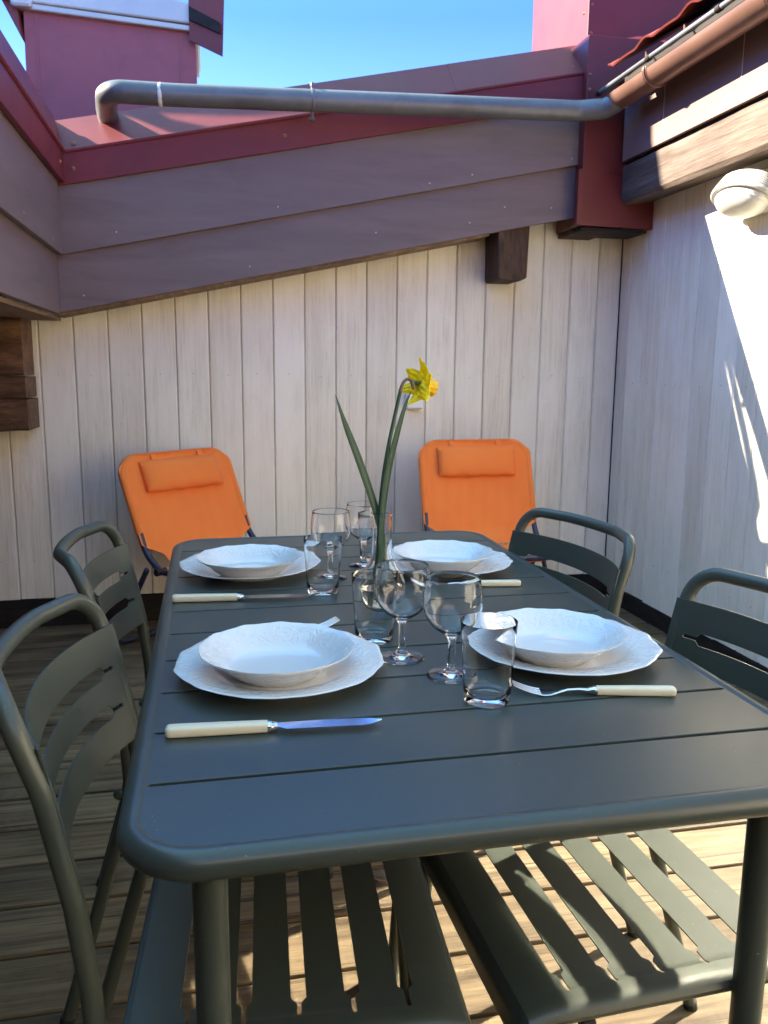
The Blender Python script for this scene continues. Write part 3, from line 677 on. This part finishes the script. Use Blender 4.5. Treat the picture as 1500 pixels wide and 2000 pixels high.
# ------------------------------------------------------------ metal chairs
TRC = .0115; CW = .200         # tube radius, half width between tube centres
def slotted(mb, nstrip, v0, pitch, surf, half, u_end, u_wide, gn, gw, th, nu=44, openend=(False, False)):
    """strips running along u; neighbours touch near the ends, then a narrow slot, then a wide slot"""
    us = []
    for i in range(nu+1): us.append(-half+2*half*i/nu)
    for s_ in (-1, 1): us += [s_*(u_end), s_*(u_end-.0015), s_*(u_wide+.007), s_*(u_wide+.004), s_*(u_wide), s_*(u_end+.004)]
    us = sorted(set(round(u, 5) for u in us))
    def hw(u):
        a = abs(u)
        if a > u_end: return 0
        if a > u_end-.0015: return gn*(u_end-a)/.0015
        if a > u_wide+.007: return gn
        if a > u_wide: return gn+(gw-gn)*(u_wide+.007-a)/.007
        return gw
    for i in range(nstrip):
        a = v0+pitch*i; b_ = a+pitch; rows = []
        for u in us:
            lo = a+(hw(u) if i > 0 else 0); hi = b_-(hw(u) if i < nstrip-1 else 0)
            top = [surf(u, lo+(hi-lo)*t, 0) for t in (0, .5, 1)]; bot = [surf(u, lo+(hi-lo)*t, th) for t in (1, .5, 0)]
            rows.append(top+bot)
        mb.grid(rows, close_u=True, cap=True, rnd=.5)
BOW = .0435
def bowf(u): return BOW*(1-min(1, abs(u)/CW)**2.4)
# upright profile: (x, z) forward of the knee
UP = [(.002, .455), (-.001, .52), (-.012, .617), (-.028, .70), (-.045, .785), (-.048, .793)]
def upx(z):
    for (xa, za), (xb, zb) in zip(UP, UP[1:]):
        if za <= z <= zb: return xa+(xb-xa)*(z-za)/(zb-za)
    return UP[0][0] if z < UP[0][1] else UP[-1][0]
def make_chair():
    root = empty('metal_chair')
    bar = [(-.076-bowf(u)*.98, u, .836) for u in [CW*.48-(2*CW*.48)*i/12 for i in range(13)]]
    UT = UP[:4]+[(-.037, .745)]
    left = [(x, CW, z) for x, z in UT]
    pts = left+[(-.068, CW, .838)]+bar+[(-.068, -CW, .838)]+[(x, -CW, z) for x, z in reversed(UT)]
    nl = len(UT); rads = [.1]*nl+[.058]+[0]+[.3]*11+[0]+[.058]+[.1]*nl
    mb = MB(); mb.tube(fillet(pts, rads, 10), TRC, 22); mb.build('back_frame', M['chair'], root)
    for s in (-1, 1):
        mb = MB(); mb.tube(fillet([(.002, s*CW, .456), (-.008, s*CW, .40), (-.122, s*(CW+.004), .012)], [0, .25, 0], 8), TRC, 20); lg = mb.build('leg', M['chair'], root)
        mb = MB(); mb.tube([(-.1225, s*(CW+.004), .014), (-.126, s*(CW+.004), 0)], TRC+.0012, 18); mb.build('rubber_foot', M['rubber'], lg)
    zr = .432
    for s in (-1, 1):
        mb = MB(); mb.tube([(-.006, s*CW, zr), (.322, s*CW, zr)], TRC, 20); mb.build('side_rail', M['chair'], root)
        mb = MB(); mb.tube(fillet([(.320, s*CW, zr), (.388, s*CW, zr), (.418, s*(CW+.004), .012)], [0, .075, 0], 12), TRC, 20); lg = mb.build('leg', M['chair'], root)
        mb = MB(); mb.tube([(.418, s*(CW+.004), .014), (.4185, s*(CW+.004), 0)], TRC+.0012, 18); mb.build('rubber_foot', M['rubber'], lg)
        mb = MB(); mb.lathe([(0, .011), (.006, .009), (.010, .003), (.010, -.006)], n=16)
        q = Matrix.Rotation(-math.pi/2, 4, 'Y'); mb.v = [tuple(q @ Vector(v)+Vector((-.016, s*CW, zr))) for v in mb.v]; mb.build('rail_cap', M['chair'], root)
    mb = MB(); mb.box(.02, .036, -CW, CW, zr-.006, zr+.006); mb.box(.30, .316, -CW, CW, zr-.006, zr+.006); mb.each('cross_bar', M['chair'], root, smooth=False, bevel=.002)
    mb = MB(); mb.box(.315, .333, -CW-.008, -CW+.008, zr-.024, zr-.011); mb.box(.315, .333, CW-.008, CW+.008, zr-.024, zr-.011); mb.each('stacking_pad', M['rubber'], root, smooth=False, bevel=.003)
    # backrest: three curved slats pressed from one sheet
    def sb(u, v, t):
        z = .618+v; b_ = bowf(u); return (upx(z)-b_+.0115*(1 if abs(u) > CW*.97 else 1)-t*1.0-.006*(1-min(1, abs(u)/CW)), u, z)
    mb = MB(); slotted(mb, 3, 0, .0575, sb, CW+.004, CW-.020, CW-.048, .0028, .0102, .0022, 48); mb.build('backrest', M['chair'], root, ang=35)
    # seat sheet folded over the side rails and the front edge
    def arc(d, rad):
        a = min(d/rad, 1.55); return rad*math.sin(a), -rad*(1-math.cos(a))-(max(0, d-1.55*rad))
    def ss(u, v, t):
        x = v; y_ = u; z = .4475; r1 = .0150; uc = CW
        if abs(u) > uc: o_, dz = arc(abs(u)-uc, r1-t*.9); y_ = math.copysign(uc+o_, u); z += dz
        x1 = .382
        if v > x1: o_, dz = arc(v-x1, .030-t*.9); x = x1+o_; z += dz
        else: z += -.004*math.sin(math.pi*max(0, min(1, (v-.03)/.35)))*(1 if abs(u) < CW*.9 else 0)
        return (x, y_, z-t)
    mb = MB(); slotted(mb, 6, .030, .0622, ss, CW+.020, CW-.014, CW-.048, .0026, .0088, .0020, 60); mb.build('seat', M['chair'], root, ang=35)
    mb = MB(); rows = []
    for u in [-(CW+.016)+2*(CW+.016)*i/40 for i in range(41)]:
        vs_ = [.4032+.045*t/8 for t in range(9)]
        rows.append([ss(u, v, 0) for v in vs_]+[ss(u, v, .002) for v in vs_[::-1]])
    mb.grid(rows, close_u=True, cap=True); mb.build('front_lip', M['chair'], root, ang=35)
    return root
GRP = 'metal chairs drawn up to the table'
c0 = make_chair()
for i, (x, y, a, lab) in enumerate([
    (-.125, 1.005, -3.6, 'grey-green metal chair nearest the camera on the left side of the table'),
    (-.150, 1.580, -1.5, 'grey-green metal chair at the far left of the table, before the left orange deckchair'),
    (.682, 1.580, 188.5, 'grey-green metal chair at the far right of the table, before the right orange deckchair'),
    (.724, .985, 182.5, 'grey-green metal chair at the near right, its sunlit seat striped by shadow')]):
    c = c0 if i == 0 else copy_tree(c0)
    c.location = (x, y, 0); c.rotation_euler = (0, 0, R(a)); tag(c, lab, 'chair', GRP)

# ------------------------------------------------------------ orange deckchairs
def make_lounger():
    root = empty('deckchair'); W = .275; r = .0125; K = .165
    side = [(0.0, .795), (K, .43), (K+.087, .372), (.66, .392)]
    P = [(x, -W, z) for x, z in side[::-1]]+[(x, W, z) for x, z in side]
    P = P[:4]+P[4:]
    P.insert(0, (.66, 0, .392)); P.append((.66, 0, .392))
    mb = MB(); mb.tube(fillet(P, [0, .05, .10, .14, .085, .085, .14, .10, .05, 0], 10), r, 16); mb.build('frame', M['navy'], root)
    for (xa, za, xb, wd) in ((.19, .375, -.06, W+.018), (.30, .376, .60, W-.018)):
        mb = MB(); mb.tube(fillet([(xa, -wd, za), (xb, -wd, .014), (xb, wd, .014), (xa, wd, za)], [0, .06, .06, 0], 8), .011, 14); mb.build('leg', M['navy'], root)
    mb = MB()
    for s in (-1, 1):
        mb.tube([(K+.087, s*(W+.022), .373), (K+.087, s*(W-.024), .373)], .015, 12)
        mb.tube([(.02, s*(W+.018), .125), (.02, s*(W+.018), .10)], .012, 12)
    mb.each('hinge', M['rubber'], root)
    # back cloth: sleeves round the tube, cut away at the sides near the hinge
    mb = MB(); th = .0025; rows = []; nt_ = 30; nu = 36
    for i in range(nt_+1):
        t = i/nt_; d_ = t*.455
        x = .0+K*d_/.387; z = .795-.365*d_/.387
        if d_ > .387: e = (d_-.387)/.068; x = K+.075*e; z = .43-.045*e
        if t < .10: q = t/.10; hwid = W-.075*(1-math.sqrt(1-(1-q)**2))+.0145*q
        elif t < .76: hwid = W+.0145
        else: q = min(1, (t-.76)/.13); hwid = W+.0145-.085*(.5-.5*math.cos(math.pi*q))
        nx, nz = .943, .33
        row = []
        for j in range(nu+1):
            s = -1+2*j/nu; u = s*hwid; sag = .016*(1-abs(s)**3)*math.sin(math.pi*min(1, t*1.05))
            rim = .0150-.007*abs(s)**8 if t < .78 else .0150*(1-(t-.78)/.22)
            wr = .0012*math.sin(u*95+t*6)+.0008*math.sin(u*41-t*13)
            row.append((x+(rim-sag+wr)*nx+.002, u, z+(rim-sag+wr)*nz))
        rows.append(row)
    top = [(p[0]-.020, p[1], p[2]-.018) for p in rows[0]]; top2 = [(p[0]-.010, p[1], p[2]+.012) for p in rows[0]]; top3 = [(p[0]+.006, p[1], p[2]+.010) for p in rows[0]]
    fr = [top, top2, top3]+rows
    full = fr+[[(p[0]-th, p[1], p[2]-th*.5) for p in r_] for r_ in fr[::-1]]
    mb.grid(full, close_v=True); mb.build('back_cloth', M['canvas'], root, ang=70)
    mb = MB(); rows = []
    for i in range(23):                                   # side sleeves
        pass
    e_ = .305; pe = (K*e_/.387, .795-.365*e_/.387)
    mb.tube(fillet([(pe[0], -W, pe[1]), (0, -W, .795), (0, W, .795), (pe[0], W, pe[1])], [0, .085, .085, 0], 14), .0168, 16)
    mb.build('sleeve', M['canvas'], root)
    # seat cloth
    mb = MB(); rows = []
    for i in range(17):
        t = i/16; x = .235+.415*t; z = .375+.020*t-.05*math.sin(math.pi*t)
        rows.append([(x, -W-.012+(2*W+.024)*j/20, z+.013*abs(-1+2*j/20)**6+(.018*(abs(-1+2*j/20))**3)*math.sin(math.pi*t)) for j in range(21)])
    full = rows+[[(p[0], p[1], p[2]-th) for p in r_] for r_ in rows[::-1]]
    mb.grid(full, close_v=True); mb.build('seat_cloth', M['canvas'], root, ang=70)
    # head pillow, hung by two loops
    mb = MB(); rows = []; n = 22
    for i in range(25):
        s = -1+2*i/24; u = s*.196; k = (1-abs(s)**9)**.5 if abs(s) < 1 else 0; k = max(k, .35)
        row = []
        for j in range(n):
            a = 2*math.pi*j/n; ca, sa = math.cos(a), math.sin(a)
            e = math.copysign(abs(sa)**.8, sa)*.066*(.94+.06*k); f_ = math.copysign(abs(ca)**.9, ca)*.030*k
            wob = 1+.03*math.sin(u*60+a*2)
            d_ = .086-e*wob
            base = Vector((K*d_/.387, u, .795-.365*d_/.387)); row.append(base+Vector((.943, 0, .33))*(.022+f_*wob))
        rows.append(row)
    mb.grid(rows, close_u=True, cap=True); pl = mb.build('head_pillow', M['canvas'], root, ang=60)
    mb = MB()
    for s in (-1, 1):
        a = s*.120; mb.prism([(.016, a-.012, .808), (.016, a+.012, .808), (.044, a+.012, .752), (.044, a-.012, .752)], (.003, 0, .001))
    mb.each('loop', M['canvas'], pl)
    return root
l0 = make_lounger()
l0.location = (-.158, 3.60, 0); l0.rotation_euler = (0, 0, R(-50))
tag(l0, 'orange sling deckchair on the left, turned towards the table', 'deckchair', 'orange deckchairs against the back wall')
l1 = copy_tree(l0); l1.location = (1.175, 3.585, .028); l1.location.z = 0.0; l1.scale = (.8, .93, 1.045); l1.rotation_euler = (0, 0, R(-88))
tag(l1, 'orange sling deckchair on the right, facing the camera', 'deckchair', 'orange deckchairs against the back wall')

# ------------------------------------------------------------ crockery
def make_plate(big):
    nA = 240
    if big: prof = [(0, .0075), (.040, .0072), (.080, .0075), (.088, .0088), (.096, .0125), (.105, .0155), (.125, .0195), (.138, .0215), (.1425, .0222), (.1435, .0216), (.142, .0200), (.125, .0168), (.105, .0125), (.092, .0065), (.086, .0028), (.084, .0004), (.080, .0), (.078, .003), (.040, .0040), (0, .0040)]; RM = .1435; r_in = .09
    else: prof = [(0, .0085), (.035, .0085), (.060, .0100), (.070, .0140), (.078, .0205), (.088, .0285), (.098, .0350), (.1040, .0385), (.1052, .0388), (.1054, .0378), (.098, .0325), (.086, .0240), (.075, .0145), (.066, .0068), (.058, .0030), (.056, .0004), (.052, 0), (.050, .003), (.030, .0050), (0, .0050)]; RM = .1054; r_in = .065
    def rf(t, r):
        k = max(0, min(1, (r-r_in)/(RM-r_in)))**1.6
        return 1+k*(.0105*math.cos(12*t)+.0045*math.cos(24*t+.6)+.005*math.cos(6*t))*(1.0 if big else .7)
    mb = MB(); mb.lathe(prof, n=nA, fr=rf)
    vs = []
    for (x, y, z) in mb.v:
        r = math.hypot(x, y); t = math.atan2(y, x); k = max(0, min(1, (r-r_in)/(RM-r_in)))**1.5
        vs.append((x, y, z+k*(.0005*math.cos(12*t)+.0002*math.cos(24*t))))
    mb.v = vs; return mb
dinner = make_plate(True); soup = make_plate(False)
PL = [((.087, 1.100), (.081, 1.082), 'near left', 'beside the knife with the wide blade'), ((.074, 1.692), (.070, 1.645), 'far left', 'before the left orange deckchair'),
      ((.504, 1.100), (.483, 1.082), 'near right', 'behind the ivory-handled fork'), ((.482, 1.650), (.471, 1.622), 'far right', 'before the right orange deckchair')]
o1 = dinner.build('dinner_plate', M['plate'], ang=80); o2 = soup.build('soup_plate', M['soup'], ang=80)
for i, (p, q, s, extra) in enumerate(PL):
    a, b_ = (o1, o2) if i == 0 else (o1.copy(), o2.copy())
    if i: COL.objects.link(a); COL.objects.link(b_)
    a.location = (*p, TZ); a.rotation_euler = (0, 0, i*.7+.2); b_.location = (q[0], q[1], TZ+.0076); b_.rotation_euler = (0, 0, i*1.1+.4)
    tag(a, 'white scalloped dinner plate at the %s place, %s' % (s, extra), 'plate', 'scalloped dinner plates')
    tag(b_, 'white deep soup plate stacked on the dinner plate at the %s place' % s, 'soup plate', 'soup plates')

# ------------------------------------------------------------ glasses
def tumbler_prof(h=.107, rb=.0300, rt=.0365, w=.0007, bt=.009):
    return [(0, 0), (rb-.003, 0), (rb, .0025), (rb+(rt-rb)*.5, h*.5), (rt, h-.0008), (rt-w*.5, h), (rt-w, h-.0008), (rb+(rt-rb)*.5-w-.0003, h*.5), (rb+(rt-rb)*.14-.0025, bt+.005), (rb-.006, bt+.0008), (rb*.5, bt), (0, bt)]
def smoothprof(prof, it=1):
    for _ in range(it):
        out = [prof[0]]
        for a, b_ in zip(prof, prof[1:]):
            out += [(a[0]*.75+b_[0]*.25, a[1]*.75+b_[1]*.25), (a[0]*.25+b_[0]*.75, a[1]*.25+b_[1]*.75)]
        out.append(prof[-1]); prof = out
    return prof
def wine_prof():
    return [(0, .0016), (.020, .0012), (.0325, .0), (.0338, .0008), (.0330, .0020), (.022, .0042), (.010, .0078), (.0062, .0120), (.0052, .020), (.0050, .040), (.0056, .0520), (.0080, .0585), (.0150, .0630),
            (.0270, .0710), (.0370, .0850), (.0412, .0980), (.0412, .1110), (.0396, .1260), (.0378, .1400), (.0374, .1412), (.0368, .1412), (.0366, .1400), (.0384, .1260), (.0400, .1110), (.0400, .0980),
            (.0358, .0858), (.0258, .0728), (.0140, .0656), (.0060, .0632), (0, .0628)]
mb = MB(); mb.lathe(smoothprof(tumbler_prof(), 1), n=64); t0 = mb.build('tumbler', M['glass'], ang=80)
mb = MB(); mb.lathe(smoothprof(wine_prof(), 1), n=64); w0 = mb.build('wine_glass', M['glass'], ang=80)
for i, (x, y, s, lab) in enumerate([(.201, 1.506, 1, 'clear tumbler right of the far left plates, at the knife tip'), (.243, 1.214, 1.0, 'clear tumbler between the daffodil flask and the near left plates'),
        (.339, .953, 1.0, 'clear tumbler nearest the camera, beside the fork and near right plates'), (.348, 1.751, 1.0, 'clear tumbler behind the neck of the daffodil flask')]):
    o = t0 if i == 0 else t0.copy()
    if i: COL.objects.link(o)
    o.location = (x, y, TZ+.0003); tag(o, lab, 'glass', 'clear tumblers')
for i, (x, y, s, lab) in enumerate([(.231, 1.607, .985, 'stemmed wine glass just behind the far left tumbler'), (.316, 1.700, .97, 'stemmed wine glass farthest from the camera, left of the flask neck'),
        (.267, 1.127, 1.0, 'stemmed wine glass in front of the flask, right of the near left plates'), (.318, 1.044, 1.0, 'stemmed wine glass beside the nearest tumbler')]):
    o = w0 if i == 0 else w0.copy()
    if i: COL.objects.link(o)
    o.location = (x, y, TZ+.0003); o.scale = (s, s, s); tag(o, lab, 'wine glass', 'stemmed wine glasses')

# ------------------------------------------------------------ flask with a daffodil
FX, FY = .287, 1.372
fl = empty('flask_vase', (FX, FY, TZ+.0003), label='round-bellied clear glass flask holding the daffodil', cat='vase')
wo = [(0, 0), (.020, 0), (.027, .0015), (.034, .010), (.0405, .025), (.0430, .040), (.0410, .054), (.0345, .068), (.0262, .080), (.0200, .092), (.0178, .105), (.0170, .125), (.0170, .155), (.0172, .168), (.0188, .1735), (.0200, .1750)]
wi = [(max(0, r-.0016), z) for r, z in wo[::-1][1:-3]]+[(.024, .0040), (0, .0032)]
mb = MB(); mb.lathe(smoothprof(wo+[(.0198, .1762), (.0182, .1756)]+wi, 1), n=64); mb.build('flask_body', M['glass'], fl, ang=80)
wt = [(0, .0045), (.0225, .0052), (.0312, .0120), (.0378, .0260), (.0402, .0380), (.0400, .0420), (0, .0420)]
mb = MB(); mb.lathe(wt, n=48); mb.build('water', M['water'], fl, ang=80)
df = empty('daffodil', (FX, FY, TZ), label='yellow daffodil with long dark green leaves standing in the flask', cat='flower')
def P3(px, z, dy=0.0): return (px-FX, dy, z-TZ)
def smoothpath(pts, n=8):
    P = [Vector(p) for p in pts]; out = []
    for i in range(len(P)-1):
        p0 = P[max(i-1, 0)]; p1 = P[i]; p2 = P[i+1]; p3 = P[min(i+2, len(P)-1)]
        for k in range(n):
            t = k/n; out.append(.5*((2*p1)+(-p0+p2)*t+(2*p0-5*p1+4*p2-p3)*t*t+(-p0+3*p1-3*p2+p3)*t**3))
    out.append(P[-1]); return out
sp = smoothpath([P3(.272, .752, .004), P3(.276, .80, .002), P3(.281, .86), P3(.283, .916), P3(.289, .979), P3(.298, 1.035), P3(.3085, 1.085), P3(.3175, 1.126)])
mb = MB(); mb.tube(sp, .0036, 12, rad=[.0040-.0008*i/len(sp) for i in range(len(sp))]); mb.build('stem', M['stem'], df)
sp2 = smoothpath([P3(.3168, 1.123), P3(.3215, 1.137, 0), P3(.3285, 1.1435, 0), P3(.3345, 1.1415, -.001), P3(.338, 1.1385, .001)])
mb = MB(); mb.tube(sp2, .0028, 10, rad=[.0036-.0010*math.sin(math.pi*i/len(sp2)) for i in range(len(sp2))])
mb.build('sheath', M['papery'], df)
mb = MB(); mb.tube(smoothpath([P3(.3350, 1.1400, -.004), P3(.3375, 1.133, -.006), P3(.3372, 1.126, -.005)], 5), .002, 8, rad=[.0030]*3+[.0036]*3+[.003]*3+[.0016, .0006]); mb.build('sheath', M['papery'], df)
def blade(path, wmax, name='leaf', tilt=(.9, .45, 0), tipn=.9):
    P = smoothpath(path, 10); n = len(P); rows = []; prevs = Vector(tilt)
    for i, p in enumerate(P):
        t = i/(n-1); T = (P[min(i+1, n-1)]-P[max(i-1, 0)]).normalized(); sd = (prevs-T*prevs.dot(T)).normalized(); prevs = sd
        nn = T.cross(sd); wd = wmax*(.55+.45*min(1, t*2.2))*(1-max(0, (t-.55)/.45)**1.7) + .0004
        rows.append([p-sd*wd+nn*.25*wd, p-sd*wd*.5+nn*.05*wd, p-nn*.08*wd, p+sd*wd*.5+nn*.05*wd, p+sd*wd+nn*.25*wd,
                     p+sd*wd*.5+nn*(.05*wd+.0009), p-nn*(.08*wd-.0010), p-sd*wd*.5+nn*(.05*wd+.0009)])
    mb = MB(); mb.grid(rows, close_u=True, cap=True); return mb.build(name, M['leaf'], df, ang=70)
blade([P3(.300, .752, .003), P3(.297, .80, .0), P3(.290, .86), P3(.281, .905), P3(.263, .962, .0), P3(.244, 1.015, .0), P3(.227, 1.058, 0), P3(.2165, 1.086, 0), P3(.206, 1.117, 0)], .0074)
blade([P3(.282, .76, -.006), P3(.284, .83, -.007), P3(.287, .905, -.006), P3(.2925, .955, -.004), P3(.301, 1.005, -.003), P3(.3135, 1.056, -.003), P3(.326, 1.10, -.002), P3(.3355, 1.1235, -.002)], .0068)
# flower head, seen from behind and a little from the side
fc = Vector(P3(.3500, 1.1360, .006))
fh = MB(); ax = Vector((.84, .46, -.22)).normalized()          # the way the trumpet looks
X1 = Vector((0, 0, 1)); X1 = (X1-ax*X1.dot(ax)).normalized(); X2 = ax.cross(X1)
mb = MB(); back = Vector(P3(.3385, 1.1385, .002)); q = [back, back+(fc-back)*.5, fc+ax*.004]
mb.tube(q, .003, 12, rad=[.0034, .0042, .0030]); flow = mb.build('flower', M['stem'], df)
for k in range(6):
    a = R(60*k+8+random.uniform(-7, 7)); mb = MB(); rows = []; L = .0400*random.uniform(.94, 1.08); wmx = .0138*(1.06 if k % 2 else .93); tw = random.uniform(-.25, .25)
    rd = X1*math.cos(a)+X2*math.sin(a); td = ax.cross(rd)
    for i in range(13):
        t = i/12; wd = wmx*math.sin(math.pi*(.10+.90*t)**.80)**.75 if t < 1 else .0004
        wd = max(wd, .0006)
        cen = fc+rd*(L*t)+ax*(.004+.010*t-.022*t*t+.0035*math.sin(t*4.5+k*1.7)); row = []
        td2 = (td*math.cos(tw*t)+ax*math.sin(tw*t))
        for j in range(9):
            s = -1+j/4; row.append(cen+td2*wd*s+ax*(.0040*s*s*(1-.5*t)+.0014*math.sin(j*2.3+i*.9+k)+.0010*math.cos(s*9)))
        rows.append(row+[p-ax*.0005 for p in row[::-1]])
    mb.grid(rows, close_u=True, cap=True); mb.build('petal', M['petal'], flow, ang=80)
mb = MB(); rows = []
for i in range(12):
    t = i/11; rd_ = .0062+.0035*t+.0048*max(0, t-.7)**.8*3.0; row = []
    for j in range(48):
        a = 2*math.pi*j/48; rr3 = rd_*(1+.10*t**4*math.sin(a*9)+.05*t**3*math.sin(a*5+1)); row.append(fc+ax*(.003+.030*t+.0012*t*math.sin(a*9+1))+X1*math.cos(a)*rr3+X2*math.sin(a)*rr3)
    rows.append(row)
inner = [[fc+ax*(Vector(p)-fc).dot(ax)+((Vector(p)-fc)-ax*(Vector(p)-fc).dot(ax))*.93 for p in r_] for r_ in rows[::-1]]
mb.grid(rows+inner, close_u=True); mb.build('trumpet', M['corona'], flow, ang=80)

# ------------------------------------------------------------ cutlery (built along +x from the handle end)
def loft(mb, secs, n=20, e=.7):
    rows = []
    for (x, y, z, hw, hh) in secs:
        rows.append([(x, y+hw*math.copysign(abs(math.cos(a))**e, math.cos(a)), z+hh*math.copysign(abs(math.sin(a))**e, math.sin(a))) for a in [2*math.pi*j/n for j in range(n)]])
    mb.grid(rows, close_u=True, cap=True)
def handle(root, L, w0_, w1_, h):
    mb = MB(); secs = []
    for t, k in ((0, .25), (.004, .62), (.015, .86), (.035, .97), (.07, 1), (.5, 1), (1, 1)):
        wv = w0_+(w1_-w0_)*t; secs.append((L*t, 0, h, wv*k, (h*.98 if t < .9 else h*.9)*max(k, .4)))
    loft(mb, secs, 24, .62); mb.build('handle', M['ivory'], root)
    mb = MB(); loft(mb, [(L+.0002, 0, h, w1_*1.0, h*.88), (L+.005, 0, h, w1_*.98, h*.86), (L+.006, 0, h, w1_*.88, h*.74), (L+.0115, 0, h, w1_*.80, h*.62), (L+.0118, 0, h, w1_*.3, h*.3)], 20, .8); mb.build('ferrule', M['steel'], root)
def make_knife():
    root = empty('table_knife'); L = .117; h = .0068
    handle(root, L, .0092, .0078, h)
    mb = MB(); x0 = L+.0115; bl = .124; top = []; bot = []
    for i in range(25):
        t = i/24; x = x0+bl*t
        yt = .0062+.0012*math.sin(math.pi*t)*1.2 if t < .80 else .0062*(1-((t-.80)/.20)**2.2)*1.0+.0012*(1-t)*3
        yb = -.0030 if t < .02 else -.0030-.0072*min(1, (t-.02)/.06)**.8
        if t > .80: yb = -.0102*(1-((t-.80)/.20)**1.7)+.001*((t-.8)/.2)
        top.append((x, yt)); bot.append((x, yb))
    rows = []
    for (x, a), (_, b_) in zip(top, bot):
        if a-b_ < .0008: a = b_+.0008
        rows.append([(x, a, h+.0010), (x, a, h-.0004), (x, b_, h-.0002), (x, b_, h+.0002)])
    mb.grid(rows, close_u=True, cap=True); mb.build('blade', M['steel'], root, ang=30)
    return root
def make_fork():
    root = empty('table_fork'); L = .104; h = .0062
    handle(root, L, .0082, .0068, h)
    mb = MB(); secs = []; X = L+.0115
    for t, wv, zz, th_ in ((0, .0042, 0, .0028), (.12, .0030, .0010, .0023), (.28, .0028, .0000, .0020), (.40, .0045, -.0030, .0015), (.50, .0085, -.0044, .0012), (.60, .0112, -.0040, .0011), (.66, .0120, -.0030, .0010)):
        secs.append((X+.098*t, 0, h+zz, wv, th_))
    loft(mb, secs, 20, .9)
    for j in range(4):
        yc = -.0097+.00647*j; pts = []
        for i in range(10):
            t = i/9; pts.append((X+.0625+.037*t, yc*(1-.06*t), h-.0031+.0122*t**1.5))
        mb.tube(pts, .0014, 8, rad=[.0018-.0011*(i/9)**1.5 for i in range(10)])
    mb.build('fork_head', M['steel'], root, ang=50)
    return root
def put(o, a, b_, roll=0, z=None):
    a = Vector((a[0], a[1])); b_ = Vector((b_[0], b_[1])); d_ = b_-a
    o.location = (a.x, a.y, (TZ if z is None else z)); o.rotation_euler = (roll, 0, math.atan2(d_.y, d_.x)); return o
k0 = make_knife(); k1 = copy_tree(k0)
tag(put(k0, (-.061, .921), (.192, .904)), 'ivory-handled table knife lying flat in front of the near left plates', 'knife', 'ivory-handled table knives')
tag(put(k1, (-.077, 1.490), (.172, 1.466), 0, TZ), 'ivory-handled table knife in front of the far left plates, beside a tumbler', 'knife', 'ivory-handled table knives')
f0 = make_fork(); f1 = copy_tree(f0); f2 = copy_tree(f0)
tag(put(f0, (.589, .922), (.381, .967)), 'ivory-handled table fork in front of the near right plates', 'fork', 'ivory-handled table forks')
tag(put(f1, (.591, 1.484), (.383, 1.515)), 'ivory-handled table fork before the far right plates, half hidden by wine glass', 'fork', 'ivory-handled table forks')
tag(put(f2, (-.013, 1.240), (.192, 1.288)), 'table fork of which only the tines show behind the near left plates', 'fork', 'ivory-handled table forks')
